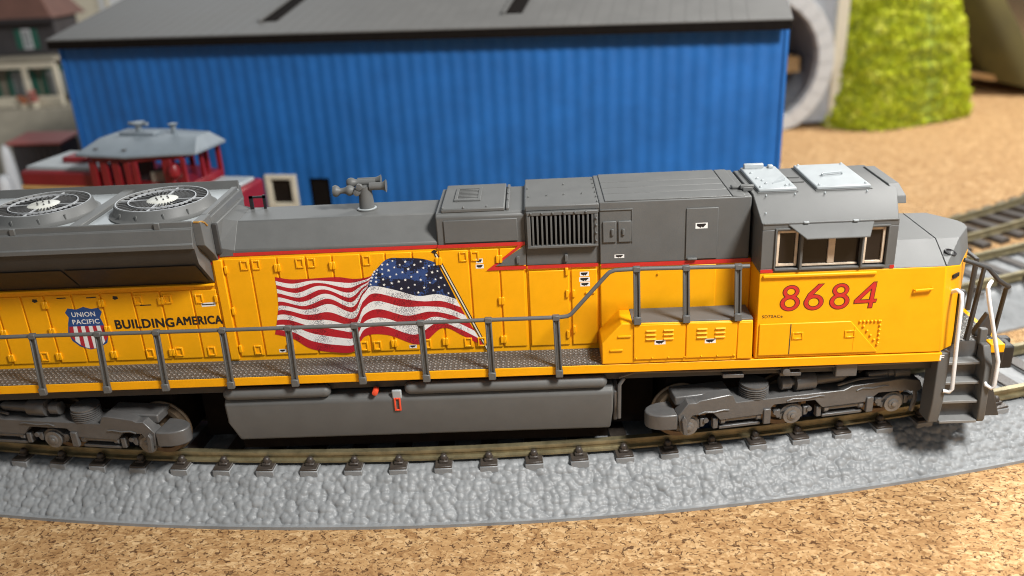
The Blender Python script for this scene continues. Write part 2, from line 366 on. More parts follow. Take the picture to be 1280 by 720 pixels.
# pipes and brackets along the underframe
MB().tube([(-2.5, -1.42, 1.50), (-2.2, -1.42, 1.60), (-1.2, -1.42, 1.58), (.5, -1.42, 1.57), (2.9, -1.42, 1.60), (3.3, -1.40, 1.62)], .025, 6).build('pipe', TRK, LO)
for x in (-.35, .72): MB().box(x-.2, x+.2, -1.46, -1.3, 1.42, 1.50).build('bracket', TRK, LO, bevel=.015)
for x in (.62,): MB().lathe([(.0, -.18), (.07, -.17), (.085, -.1), (.085, 0)], (x, -1.36, 1.54), 'y', 12).build('valve', TRK, LO)
MB().box(1.55, 1.95, -1.48, -1.3, 1.38, 1.66).build('bracket', TRK, LO, bevel=.02)
# hood body
def hood(name, prof, x0, x1, mats, split=None, bevel=.025):
    mb = MB(); mb.prism(prof, 'x', x0, x1); return mb.build(name, mats, LO, bevel=bevel)
def sym(p): return [(-y, z) for y, z in p] + [(y, z) for y, z in reversed(p)]
hood('lower_hood', sym([(.85, 1.83), (.85, 4.05)]), -15.9, -4.17, YEL)
hood('radiator_hood', sym([(.848, 4.04), (.848, 4.70)]), -15.9, -9.86, GRY)
hood('engine_hood_roof', sym([(.85, 4.045), (.85, 4.16), (.43, 4.60)]), -9.87, -5.79, GRY)
hood('dynamic_brake_hood', sym([(.865, 4.045), (.865, 4.64), (.80, 4.70)]), -5.80, -4.15, GRY)
hood('filter_hood', sym([(.86, 1.83), (.86, 3.62)]), -4.172, -2.795, YEL)
hood('filter_hood_top', sym([(.862, 3.62), (.862, 4.72)]), -4.174, -2.79, GRY)
hood('electrical_cabinet', sym([(.92, 1.83), (.92, 3.62)]), -2.80, .0, YEL)
hood('electrical_cabinet_top', sym([(.922, 3.62), (.922, 4.82)]), -2.802, -.06, GRY, bevel=.02)
# red line and grey step of the livery, thin printed sheets on the hood side
def printed(name, polys, y, mtl, parent=LO):
    mb = MB()
    for p in polys: mb.sheet(p, y)
    return mb.build(name, mtl, parent, smooth=0)
printed('grey_livery_panel', [[(-4.76, 3.66), (-4.17, 4.055), (-4.17, 3.66)]], -.893, GRY)
printed('red_livery_line', [[(-9.86, 4.045), (-9.86, 4.115), (-5.80, 4.115), (-5.80, 4.045)]], -.858, RED)
printed('red_livery_line', [[(-5.79, 4.05), (-5.79, 4.12), (-4.175, 4.12), (-4.175, 4.05)]], -.893, RED)
printed('red_livery_line', [[(-4.22, 4.05), (-4.30, 4.05), (-4.92, 3.575), (-4.76, 3.645)], [(-4.92, 3.575), (-4.76, 3.645), (-4.175, 3.645), (-4.175, 3.575)]], -.896, RED)
printed('red_livery_line', [[(-4.15, 3.575), (-4.15, 3.645), (-2.83, 3.645), (-2.83, 3.575)]], -.900, RED)
printed('red_livery_line', [[(-2.78, 3.56), (-2.78, 3.64), (-.02, 3.64), (-.02, 3.56)]], -.945, RED)
printed('red_livery_line', [[(-10.27, 3.80), (-10.33, 3.74), (-9.90, 4.03), (-9.90, 4.10)]], -.874, RED)
printed('grey_livery_panel', [[(-10.7, 3.66), (-10.36, 3.745), (-9.87, 4.09), (-9.87, 4.4), (-10.7, 4.4)]], -.870, GRY)
# outline curves of the printed flag
TOP = [(-5.83, 3.76), (-6.11, 3.86), (-6.48, 3.89), (-6.76, 3.88), (-6.98, 3.69), (-7.12, 3.55), (-7.41, 3.51), (-7.75, 3.56), (-8.27, 3.55), (-8.62, 3.55), (-8.92, 3.61)]
MID = [(-5.53, 3.02), (-5.87, 3.15), (-6.25, 3.13), (-6.68, 3.26), (-7.09, 3.34), (-7.26, 3.19), (-7.45, 2.93), (-7.70, 2.85), (-8.06, 3.03), (-8.53, 2.97), (-8.94, 2.97)]
BOT = [(-5.06, 1.99), (-5.45, 2.24), (-5.84, 2.42), (-6.31, 2.09), (-6.89, 2.31), (-7.34, 2.31), (-7.60, 1.99), (-7.96, 1.98), (-8.44, 2.08), (-8.76, 2.31), (-9.10, 2.42)]
def crv(P, t):
    P = np.array(P); n = len(P)-1; x = t*n; i = min(int(x), n-1); f = x-i
    p0, p1, p2, p3 = P[max(i-1, 0)], P[i], P[i+1], P[min(i+2, n)]
    return .5*((2*p1) + (-p0+p2)*f + (2*p0-5*p1+4*p2-p3)*f*f + (-p0+3*p1-3*p2+p3)*f**3)
def flag(u, v):
    a, b, c = crv(TOP, u), crv(MID, u), crv(BOT, u); vm = 7/13
    la = (v-vm)*(v-1)/((0-vm)*(0-1)); lb = (v-0)*(v-1)/((vm)*(vm-1)); lc = v*(v-vm)/(1-vm)
    s_ = v*13; lin = a+(b-a)*(v/vm) if v < vm else b+(c-b)*((v-vm)/(1-vm))
    q = .35*(a*la+b*lb+c*lc) + .65*lin
    if u > .5: q = q + np.array([0, .062*math.sin(2*math.pi*2.1*(u-.5)/.5+3.0*v)*math.sin(math.pi*min(1, (u-.5)/.12)/2)*math.sin(math.pi*v)])
    return q + np.array([0, .02*math.sin(9*u+6*v)*math.sin(math.pi*v)])
def in_flag(x, z):
    P = [flag(k/40, 0) for k in range(41)] + [flag(1-k/40, 1) for k in range(41)]; c = False
    for a in range(len(P)):
        (x0, z0), (x1, z1) = P[a], P[a-1]
        if (z0 > z) != (z1 > z) and x < (x1-x0)*(z-z0)/(z1-z0)+x0: c = not c
    return c
# hood doors with latches and hinges
latch = None; hinge = None
def latch_at(x, z, y, parent, mtl=YEL):
    global latch
    if latch is None or mtl is not YEL:
        m = MB(); w, h, t = .075, .095, .028
        m.box(-w, -w+t, -.022, .01, -h, h).box(w-t, w, -.022, .01, -h, h).box(-w+t, w-t, -.022, .01, h-t, h).box(-w+t, w-t, -.022, .01, -h, -h+t)
        m.box(-w+t, w-t, -.001, .01, -h+t, h-t, 0)
        o = m.build('latch', [mtl, DGR], parent, origin=(0, 0, 0), bevel=.006, segs=1)
        if mtl is YEL: latch = o
    else: o = dup(latch, parent)
    o.location = Vector((x, y, z)) - ORIG[parent]; return o
def hinge_at(x, z, y, parent, mtl=YEL):
    global hinge
    if hinge is None or hinge.data.materials[0] is not mtl:
        o = MB().box(-.028, .028, -.035, .01, -.075, .075).build('hinge', mtl, parent, origin=(0, 0, 0), bevel=.008, segs=1); hinge = o
    else: o = dup(hinge, parent)
    o.location = Vector((x, y, z)) - ORIG[parent]; return o
def door(x0, x1, z0, z1, y, latches=(), hinges=(), mtl=YEL):
    d = MB().box(x0+.016, x1-.016, y-.028, y+.01, z0, z1).build('hood_door', mtl, LO, bevel=.012)
    for x, z in latches:
        if not in_flag(x, z): latch_at(x, z, y-.028, d, mtl)
    for x, z in hinges:
        if not in_flag(x, z) and not (-12.25 < x < -10.0 and 2.5 < z < 2.95): hinge_at(x, z, y-.03, d, mtl)
    return d
e1 = [-15.4, -14.9, -14.40, -13.89, -13.44, -12.90, -12.34, -11.72, -11.18, -10.58, -10.08]
lat = {1: [(-14.6, 3.26)], 3: [(-13.73, 2.12)], 7: [(-11.85, 3.25), (-11.80, 2.11)], 8: [(-11.05, 3.25), (-11.04, 2.12)], 9: [(-10.44, 3.23), (-10.40, 2.11)]}
for i in range(10):
    a, b = e1[i], e1[i+1]
    hs = [(a+.03, z) for z in (2.12, 2.66, 3.22)] if i % 2 == 0 else [(b-.03, z) for z in (2.12, 2.66, 3.22)]
    la = [(min(max(x, a+.1), b-.1), z) for x, z in lat.get(i, [])]
    door(a, b, 1.97, 3.40, HY, la, hs)
e2 = [-9.85, -9.35, -8.84, -8.30, -7.80, -7.26, -6.80, -6.29, -5.80, -5.23, -4.67, -4.20]
upl = [-9.46, -8.96, -8.20, -7.40, -7.40, -6.68, -6.19, -6.19, -5.35, -4.85, None]
for i in range(11):
    a, b = e2[i], e2[i+1]; la = []
    if i not in (4, 7, 10): la.append((b-.11 if i % 2 == 0 else a+.11, 3.87))
    if i not in (1, 6, 10): la.append((a+.13 if i % 2 else b-.13, 2.10))
    hs = [(b-.03 if i % 2 else a+.03, z) for z in (3.80, 2.95, 2.14)]
    door(a, b, 1.97, 3.995, HY, la, hs)
MB().box(-10.05, -9.87, -.90, -.84, 1.9, 4.0).build('corner_post', YEL, LO, bevel=.02)
# lower doors of the filter section are plain
door(-4.15, -3.37, 1.97, 3.52, -.86, (), [(-3.42, 2.2), (-3.42, 3.05), (-3.42, 3.50)])
door(-3.35, -2.84, 1.97, 3.52, -.86, (), [(-3.30, 2.3), (-3.30, 3.05)])
MB().box(-3.08, -2.90, -.915, -.88, 3.03, 3.07).build('door_pull', YEL, LO, bevel=.008)
for x in (-4.32, -3.42): MB().box(x-.03, x+.03, -.93, -.86, 3.70, 3.84).build('hinge', GRY, LO, bevel=.01)
# dynamic brake: side panel, raised roof hatch with a grille
MB().box(-5.66, -4.30, -.890, -.86, 4.14, 4.58).build('side_panel', GRY, LO, bevel=.015)
h_ = MB().box(-5.70, -4.52, -.80, .80, 4.69, 4.775).build('roof_hatch', GRY, LO, bevel=.025)
MB().box(-4.50, -4.44, -.78, .78, 4.69, 4.755).build('roof_rib', GRY, LO, bevel=.015)
fr = MB()
fr.box(-5.48, -4.98, -.36, -.28, 4.77, 4.81).box(-5.48, -4.98, .40, .48, 4.77, 4.81).box(-5.48, -5.42, -.28, .40, 4.77, 4.81).box(-5.04, -4.98, -.28, .40, 4.77, 4.81)
gfr = fr.build('grille_frame', GRY, h_, bevel=.008)
for k in range(7): MB().box(-5.42, -5.04, -.24+k*.093, -.205+k*.093, 4.772, 4.80).build('grille_bar', GRY, h_, bevel=.004, segs=1)
rivet0 = None
def rivets(pts, parent, mtl, r=.022, ax='z'):
    for p in pts:
        MB().lathe([(r, 0), (r, .01), (r*.7, .026), (r*.25, .034)], (0, 0, 0), 'z', 8).xf(lambda q: (p[0]+q[0], p[1]+q[1], p[2]+q[2]) if ax == 'z' else (p[0]+q[0], p[1]-q[2], p[2]+q[1])).build('rivet', mtl, parent)
rivets([(-5.66, -.77, 4.775), (-5.28, -.78, 4.775), (-4.85, -.76, 4.775), (-4.47, -.3, 4.755), (-4.47, .1, 4.755), (-4.47, .5, 4.755)], h_, GRY)
# inertial filter box with a slatted intake
fb = MB().box(-4.15, -2.80, -.915, .915, 4.70, 4.80).box(-4.15, -2.80, -.905, -.84, 4.62, 4.72).build('filter_box', GRY, LO, bevel=.018)
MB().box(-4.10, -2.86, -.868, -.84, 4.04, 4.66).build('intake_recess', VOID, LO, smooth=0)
ff = MB().box(-4.13, -2.83, -.985, -.87, 4.63, 4.70).box(-4.13, -2.83, -.985, -.87, 4.00, 4.055).box(-4.13, -4.06, -.985, -.87, 4.055, 4.63).box(-2.90, -2.83, -.985, -.87, 4.055, 4.63)
fo = ff.build('intake_frame', GRY, LO, bevel=.012)
for k in range(14):
    x = -4.035 + k*.0835; MB().box(x, x+.036, -.975, -.885, 4.05, 4.635).build('slat', GRY, fo, bevel=.006, segs=1)
rivets([(-4.05+k*.2, -.985, 4.68) for k in range(6)] + [(-2.865, -.985, z) for z in (4.55, 4.42, 4.27, 4.12)], fo, GRY, .022, 'y')
rivets([(-4.08, -.35, 4.80), (-3.74, -.30, 4.80), (-3.42, -.28, 4.80), (-3.08, -.27, 4.80), (-3.4, .4, 4.80), (-4.1, .2, 4.8)] + [(-2.83, y, 4.80) for y in (-.8, -.5, -.2, .1, .4, .7)], fb, GRY, .018)
# electrical cabinet roof seams, doors
for y0, y1 in ((-.90, -.48), (-.47, -.10), (-.09, .28), (.29, .90)):
    MB().box(-2.70, -.42, y0, y1, 4.815, 4.842).build('roof_panel', GRY, LO, bevel=.012)
MB().box(-.40, -.17, -.90, .90, 4.815, 4.838).build('roof_panel', GRY, LO, bevel=.012)
MB().box(-.34, -.02, -.52, -.38, 4.84, 4.90).build('lifting_lug', GRY, LO, bevel=.02)
for x0 in (-2.745, -2.465):
    d = MB().box(x0, x0+.245, -.952, -.92, 4.05, 4.46).build('cabinet_door', GRY, LO, bevel=.014)
    xx = x0+(.15 if x0 < -2.6 else .07); MB().box(xx, xx+.05, -.985, -.95, 4.19, 4.32).build('handle', GRY, d, bevel=.012)
MB().box(-2.79, -2.20, -.938, -.92, 4.66, 4.685).box(-2.22, -2.195, -.938, -.92, 4.03, 4.66).build('cabinet_trim', GRY, LO, bevel=.006)
d = MB().box(-1.23, -.65, -.945, -.92, 3.66, 4.645).build('cabinet_door', GRY, LO, bevel=.014)
MB().box(-1.20, -1.02, -1.0, -.94, 3.66, 3.70).build('handle', GRY, d, bevel=.01)
MB().box(-1.225, -.655, -.944, -.92, 1.95, 3.55).build('cabinet_door', YEL, LO, bevel=.012)
MB().lathe([(.02, 0), (.02, .02), (.0, .03)], (-1.72, -.95, 3.40), 'y', 8).build('rivet', YEL, LO)

# ---- radiator flare and fans
def flare(sg):
    P = [(-.84, 3.52), (-1.40, 4.12), (-1.475, 4.445), (-1.525, 4.455), (-1.525, 4.54), (-1.495, 4.55), (-1.44, 4.80), (-1.385, 4.81), (-1.375, 4.92), (-1.34, 4.93), (-1.30, 4.70), (-.84, 4.70)]
    P = [(y*sg, z) for y, z in P]
    return P
for sg in (1, -1):
    mb = MB(); mb.prism(flare(sg), 'x', -17.0, -10.09); mb.m[0] = mb.m[1] = mb.m[2] = 1
    fl = mb.build('radiator_flare', [GRY, DGR], LO, bevel=.008)
    if sg == 1:
        for x0, x1 in ((-17, -14.85), (-14.8, -12.65), (-12.6, -10.16)):
            m = MB().add([(x0, -.905, 3.60), (x1, -.905, 3.60), (x1, -1.405, 4.117), (x0, -1.405, 4.117), (x0, -.885, 3.58), (x1, -.885, 3.58), (x1, -1.385, 4.10), (x0, -1.385, 4.10)],
                         [(0, 1, 2, 3), (4, 5, 6, 7), (0, 1, 5, 4), (1, 2, 6, 5), (2, 3, 7, 6), (3, 0, 4, 7)])
            m.xf(lambda p: (p[0], p[1]-.016, p[2]-.016)); m.build('intake_screen', BLK, fl)
        for x in (-16.2, -13.35, -10.72): MB().box(x-.05, x+.05, -1.42, -1.37, 4.80, 4.925).build('clip', GRY, fl, bevel=.01)
        MB().box(-17.0, -10.09, -.93, -.86, 3.49, 3.535).build('lower_lip', YEL, fl, bevel=.01)
MB().box(-17.0, -10.1, -1.37, 1.37, 4.695, 4.755).build('radiator_deck', LGR, LO, smooth=0)
MB().box(-12.50, -12.28, -1.36, 1.36, 4.75, 4.84).build('deck_beam', GRY, LO, bevel=.02)
pa = sym([(.872, 4.05), (.872, 4.24), (.475, 4.68)]); pb = sym([(.856, 4.05), (.856, 4.165), (.435, 4.606)])
MB().loft([(-9.93, y, z) for y, z in pa], [(-9.60, y, z) for y, z in pb]).build('end_bulkhead', GRY, LO, smooth=0, bevel=.008)
MB().box(-10.10, -9.99, -.9, .95, 4.60, 4.90).build('bulkhead_ridge', GRY, LO, bevel=.012)
MB().box(-9.995, -9.92, -.88, .90, 4.60, 4.845).build('bulkhead_ridge', GRY, LO, bevel=.012)
MB().prism([(-.86, 3.95), (-1.00, 4.15), (-1.36, 4.46), (-1.37, 4.90), (-.855, 4.90)], 'x', -10.095, -9.93).build('bulkhead_side', GRY, LO, bevel=.012)
MB().box(-9.932, -9.83, -.93, -.855, 4.13, 4.72).build('bulkhead_side', DGR, LO, bevel=.012)
MB().tube([(-10.06, -1.36, 4.905), (-9.97, -1.36, 4.90), (-9.935, -1.30, 4.89), (-9.93, -1.2, 4.84), (-9.92, -1.12, 4.76)], .020, 6).build('paint_chip', BRASS, LO)
rm = MB().box(-9.57, -9.50, .30, .34, 4.6, 4.86).box(-9.30, -9.25, .30, .34, 4.6, 4.88).box(-9.57, -9.25, .30, .34, 4.82, 4.86); rm.build('grab_bar', BLK, LO)
SPOKE = mat('fan_rim_white', (0.34, 0.35, 0.36), .4, .3, 6.0)
HUB = mat('fan_hub', (0.52, 0.52, 0.47), .4, .15, 5.0)
for fx in (-15.8, -13.48, -11.14):
    f0 = MB()
    f0.lathe([(1.00, 4.755), (1.00, 4.785), (.955, 4.80), (.92, 4.83), (.88, 4.97), (.87, 4.985), (.83, 4.985), (.80, 4.94), (.80, 4.85), (0, 4.85)], (fx, 0, 0), 'z', 48)
    fan = f0.build('radiator_fan', GRY, LO, smooth=40)
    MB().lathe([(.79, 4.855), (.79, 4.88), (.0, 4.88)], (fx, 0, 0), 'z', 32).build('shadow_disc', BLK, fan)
    MB().lathe([(.30, 4.87), (.30, 4.965), (.27, 4.98), (.0, 4.985)], (fx, 0, 0), 'z', 28).build('fan_hub', HUB, fan)
    rgs = MB()
    for rr_, w in ((.845, .009), (.62, .009)):
        rgs.lathe([(rr_-w, 4.955), (rr_-w, 4.992), (rr_+w, 4.992), (rr_+w, 4.955), (rr_-w, 4.955)], (fx, 0, 0), 'z', 48)
    rgs.f = [q for q in rgs.f if len(q) == 4]; rgs.m = [0]*len(rgs.f)
    rgs.build('guard_ring', SPOKE, fan)
    for k in range(36):
        a = 2*math.pi*k/36; ca, sa = math.cos(a), math.sin(a)
        pts = [(.29, -.008), (.83, -.013), (.83, .013), (.29, .008)]
        sp = MB().prism([(fx+p*ca-q*sa, p*sa+q*ca) for p, q in pts], 'z', 4.948, 4.972); sp.build('guard_spoke', SPOKE if k % 9 == 0 else DGR, fan, smooth=0)
    for k in range(10):
        a = 2*math.pi*k/10; ca, sa = math.cos(a), math.sin(a)
        bl = MB().add([(fx+.2*ca+.06*sa, .2*sa-.06*ca, 4.93), (fx+.76*ca+.16*sa, .76*sa-.16*ca, 4.93), (fx+.76*ca-.12*sa, .76*sa+.12*ca, 4.89), (fx+.2*ca-.06*sa, .2*sa+.06*ca, 4.89)], [(0, 1, 2, 3)])
        bl.build('fan_blade', DGR, fan, smooth=0)
    for a in (-2.2, -1.75, -1.2, -.7): MB().box(fx+.905*math.cos(a)-.02, fx+.905*math.cos(a)+.02, .905*math.sin(a)-.02, .925*math.sin(a)+.02, 4.77, 4.93).build('shroud_rib', GRY, fan, bevel=.006, segs=1)
    rivets([(fx+.12*math.cos(k*1.05), .12*math.sin(k*1.05), 4.982) for k in range(6)], fan, DGR, .018)

# ---- horn cluster
hm = MB().lathe([(.20, 4.60), (.20, 4.62), (.17, 4.635), (.15, 4.64), (.125, 5.0), (.12, 5.06), (0, 5.08)], (-7.20, 0, 0), 'z', 16)
hn = hm.build('air_horn', GRY, LO, smooth=50)
MB().lathe([(.185, 4.612), (.185, 4.632), (.155, 4.640)], (-7.2, 0, 0), 'z', 20).build('glue_ring', LGR, hn, smooth=50)
def bell(x0, x1, y, z, r0, r1, beads=()):
    n = 14; pr = []
    for i in range(n+1):
        t = i/n; r = r0 + (r1-r0)*max(0, (t-.75)/.25)**1.5
        for c, w, a in beads: r = max(r, a*math.sqrt(max(0, 1-((t-c)/w)**2)))
        pr.append((max(r, .004), x0+(x1-x0)*t))
    return MB().lathe(pr, (0, y, z), 'x', 14)
bell(-7.15, -7.80, -.06, 5.0, .055, .06, [(.52, .15, .105), (.93, .14, .115)]).build('bell', GRY, hn, smooth=60)
bell(-7.1, -6.78, -.05, 5.06, .075, .125).build('bell', GRY, hn, smooth=60)
bell(-7.0, -7.55, .08, 5.11, .06, .06, [(.85, .2, .10)]).build('bell', GRY, hn, smooth=60)
bell(-7.35, -6.9, .14, 5.13, .055, .10).build('bell', GRY, hn, smooth=60)
MB().lathe([(.004, -.06), (.06, -.05), (.075, 0), (.05, .06)], (-7.34, -.12, 4.97), 'y', 12).build('bell', GRY, hn, smooth=60)
MB().lathe([(.004, -.06), (.06, -.05), (.07, 0), (.05, .06)], (-7.28, -.13, 5.08), 'y', 12).build('bell', GRY, hn, smooth=60)

# ---- handrail and stanchions
ry = -1.58
MB().tube([(-17.2, ry, 2.90), (-13.4, ry, 2.895), (-9.8, ry, 2.87), (-7.4, ry, 2.865), (-5.0, ry, 2.875), (-3.62, ry, 2.875), (-3.45, ry, 2.89), (-3.38, ry, 2.93), (-2.74, ry, 3.66), (-2.68, ry, 3.72), (-2.58, ry, 3.755), (-2.2, ry, 3.765), (-.2, ry, 3.735)], .040, 8).build('handrail', GRY, LO, smooth=60)
def stanchion(xb, xt, zb, zt, y=ry):
    m = MB()
    for dx in (-.045, .045):
        m.loft([(xb+dx-.018, y-.03, zb), (xb+dx+.018, y-.03, zb), (xb+dx+.018, y+.02, zb), (xb+dx-.018, y+.02, zb)],
               [(xt+dx-.015, y-.03, zt), (xt+dx+.015, y-.03, zt), (xt+dx+.015, y+.02, zt), (xt+dx-.015, y+.02, zt)])
    m.loft([(xb-.03, y+.0, zb), (xb+.03, y+.0, zb), (xb+.03, y+.03, zb), (xb-.03, y+.03, zb)], [(xt-.03, y+.0, zt), (xt+.03, y+.0, zt), (xt+.03, y+.03, zt), (xt-.03, y+.03, zt)])
    m.box(xt-.065, xt+.065, y-.052, y+.045, zt-.05, zt+.045)
    o = m.build('stanchion', GRY, LO, bevel=.008, segs=1)
    m2 = MB().box(xb-.07, xb+.07, y-.05, y+.03, zb-.02, zb+.13); m2.build('stanchion_foot', GRY, o, bevel=.012, segs=1)
for xb, xt, zt in ((-14.78, -14.65, 2.90), (-13.50, -13.41, 2.895), (-12.25, -12.17, 2.89), (-11.12, -11.07, 2.88), (-9.86, -9.83, 2.87), (-8.63, -8.60, 2.865), (-7.34, -7.37, 2.865), (-6.13, -6.14, 2.87), (-4.89, -4.90, 2.875), (-3.63, -3.66, 2.875)):
    stanchion(xb, xt, 1.67, zt)
for xb, xt, zt in ((-2.18, -2.20, 3.765), (-1.29, -1.32, 3.75), (-.36, -.40, 3.735)): stanchion(xb, xt, 2.70, zt)

# ---- side equipment box below the cab handrail
eb = MB().prism([(-2.83, 1.864), (-2.83, 2.30), (-2.46, 2.69), (-.07, 2.665), (-.05, 1.864)], 'y', -1.567, -.93).build('equipment_box', YEL, LO, bevel=.02)
MB().box(-2.26, -.07, -1.545, -.93, 2.66, 2.700).build('box_deck', GRY, eb, bevel=.008)
for x0, x1 in ((-2.24, -1.30), (-1.28, -.36)):
    dd = MB().box(x0, x1, -1.592, -1.56, 1.95, 2.655).build('box_door', YEL, eb, bevel=.010)
for x0 in (-2.02, -1.70, -1.09, -.76):
    for k in range(3): MB().prism([(-1.592, 2.56-k*.085), (-1.625, 2.535-k*.085), (-1.592, 2.52-k*.085)], 'x', x0, x0+.19).build('louvre', YEL, eb, bevel=.005, segs=1)
for x, z in ((-2.53, 2.43), (-2.68, 2.15)): MB().box(x, x+.24, -1.592, -1.56, z-.012, z+.02).build('step_slot', YEL, eb, bevel=.006)
rivets([(-2.2+k*.3, -1.590, 1.985) for k in range(7)], eb, YEL, .016, 'y')
MB().box(-.34, -.08, -1.585, -1.56, 1.90, 2.64).build('box_panel', YEL, eb, bevel=.01)

# ---- cab and nose
CYY = -1.544
def wall_side(sg):
    m = MB(); y0, y1 = CYY*sg, (CYY+.16)*sg; a, b = min(y0, y1), max(y0, y1)
    m.box(0, 2.36, a, b, 3.57, 3.645); m.box(0, 2.36, a, b, 4.375, 4.50); m.box(0, .255, a, b, 3.645, 4.375)
    m.box(.665, .715, a, b, 3.645, 4.375); m.box(1.735, 1.775, a, b, 3.645, 4.375); m.box(2.18, 2.36, a, b, 3.645, 4.375); return m
def ring9(a, z, zs=None):
    q = a + [(x, -y) for x, y in reversed(a) if abs(y) > 1e-6]
    return [(x, y, z if zs is None else zs[min(i, 2*len(a)-2-i)]) for i, (x, y) in enumerate(q)]
nb = ring9([(0, -1.544), (3.39, -1.544), (3.69, -1.33), (4.02, -.62), (4.12, 0)], 1.87)
nm = ring9([(0, -1.544), (3.28, -1.544), (3.66, -1.27), (4.12, -.55), (4.25, 0)], 3.57, [3.57, 3.57, 3.47, 3.5, 3.5])
cab = MB().loft(nb, nm).build('cab', YEL, LO, bevel=.018)
wall_side(1).build('cab_side', GRY, cab, bevel=.012); wall_side(-1).build('cab_side', GRY, cab, bevel=.012)
MB().box(.0, .06, -1.39, 1.39, 3.57, 4.52).build('cab_end', GRY, cab)
MB().box(2.28, 2.34, -1.39, 1.39, 3.57, 4.52).build('cab_end', GRY, cab)
MB().box(.10, 2.25, -1.30, -1.26, 3.58, 4.48).build('cab_interior', VOID, cab, smooth=0)
ra = [(-.02, -1.546, 4.495), (-.02, -.80, 4.825), (-.02, .80, 4.825), (-.02, 1.546, 4.495)]
rb = [(2.345, -1.546, 4.495), (2.55, -.82, 4.825), (2.55, .82, 4.825), (2.345, 1.546, 4.495)]
ro = MB().loft(ra, rb).build('cab_roof', GRY, cab, bevel=.015)
P = [(-1.02, 4.60), (-.97, 4.73), (-.60, 4.858), (.60, 4.858), (.97, 4.73), (1.02, 4.60), (.95, 4.60), (.56, 4.79), (-.56, 4.79), (-.95, 4.60)]
MB().prism(P, 'x', 2.46, 2.66).build('roof_brow', GRY, cab, smooth=0, bevel=.012)
# windows: recessed glazing with pale moulded edges
for x0, x1, z0, z1 in ((.255, .665, 3.645, 4.375), (.715, 1.735, 3.645, 4.375), (1.775, 2.18, 3.645, 4.375)):
    w = MB().box(x0, x1, -1.470, -1.45, z0, z1).build('window_pane', GLASS, cab, smooth=0)
    t = .045
    if x0 != .715:
        m = MB().box(x0+.02, x0+.02+t, -1.51, -1.465, z0+.03, z1-.03).box(x1-.02-t, x1-.02, -1.51, -1.465, z0+.03, z1-.03).box(x0+.02+t, x1-.02-t, -1.51, -1.465, z1-.03-t, z1-.03).box(x0+.02+t, x1-.02-t, -1.51, -1.465, z0+.03, z0+.03+t)
    else:
        m = MB().box(1.18, 1.30, -1.51, -1.465, z0+.06, z1-.02).box(x0+.02, x1-.02, -1.51, -1.465, z0+.02, z0+.055)
    m.build('window_frame', BEIGE, w, bevel=.006, segs=1)
    MB().box(x0-.01, x1+.01, -1.572, -1.53, z0-.035, z0+.006).build('window_sill', GRY, w, bevel=.008)
    if x0 != .715: MB().box(x0-.03, x1+.03, -1.572, -1.53, z1-.005, z1+.03).box(x0-.03 if x0 < 1 else x1, x0 if x0 < 1 else x1+.03, -1.572, -1.53, z0, z1).build('window_moulding', GRY, w, bevel=.008)
for x in (.665, 1.735): MB().box(x, x+.05 if x < 1 else x+.04, -1.60, -1.54, 3.62, 4.36).build('window_post', GRY, cab, bevel=.01)
vis = MB().add([(.44, -1.545, 4.475), (1.92, -1.545, 4.475), (1.78, -1.80, 4.29), (.70, -1.80, 4.29), (.44, -1.545, 4.45), (1.92, -1.545, 4.45), (1.78, -1.80, 4.265), (.70, -1.80, 4.265)],
               [(0, 1, 2, 3), (7, 6, 5, 4), (0, 4, 5, 1), (1, 5, 6, 2), (2, 6, 7, 3), (3, 7, 4, 0)])
vis.build('sun_visor', GRY, cab, smooth=0, bevel=.006, segs=1)
MB().box(.02, 2.34, -1.558, -1.53, 4.475, 4.502).build('drip_rail', GRY, cab, bevel=.006)
for x in (.7, 1.55): MB().box(x, x+.09, -1.585, -1.54, 4.488, 4.515).build('visor_bracket', LGR, cab, bevel=.006)
MB().box(.05, 2.06, -1.590, -1.54, 3.475, 3.540).build('yellow_ledge', YEL, cab, bevel=.02)
printed('red_livery_line', [[(.005, 3.575), (.005, 3.64), (.23, 3.64), (.23, 3.575)], [(2.28, 3.575), (2.28, 3.64), (2.355, 3.64), (2.355, 3.575)]], -1.549, RED, cab)
dpp = MB().prism([(.05, 1.93), (.05, 2.575), (1.70, 2.575), (2.24, 1.93)], 'y', -1.572, -1.54).build('lower_panel', YEL, cab, bevel=.014)
MB().box(.61, .625, -1.578, -1.565, 1.95, 2.56).build('panel_seam', DGR, dpp)
MB().box(1.775, 1.79, -1.577, -1.565, 1.94, 2.46).build('panel_seam', YEL, dpp)
for x in (.75, 1.70):
    m = MB(); m.box(x-.10, x-.07, -1.59, -1.56, 2.25, 2.40).box(x+.07, x+.10, -1.59, -1.56, 2.25, 2.40).box(x-.07, x+.07, -1.59, -1.56, 2.37, 2.40).box(x-.07, x+.07, -1.59, -1.56, 2.25, 2.28)
    m.build('latch', YEL, dpp, bevel=.006, segs=1); MB().box(x-.07, x+.07, -1.574, -1.568, 2.28, 2.37).build('latch_recess', YEL, dpp)
tri = []
for k in range(6):
    t = k/5; tri += [(1.87+.34*t, -1.546, 2.555), (2.235, -1.546, 2.555-.45*t), (1.87+.355*t, -1.546, 2.55-.47*t)]
rivets(tri, cab, YEL, .026, 'y')
MB().tube([(2.76, -1.54, 3.145), (2.77, -1.60, 3.145), (3.07, -1.60, 3.165), (3.08, -1.54, 3.165)], .022, 6).build('grab_iron', YEL, cab)
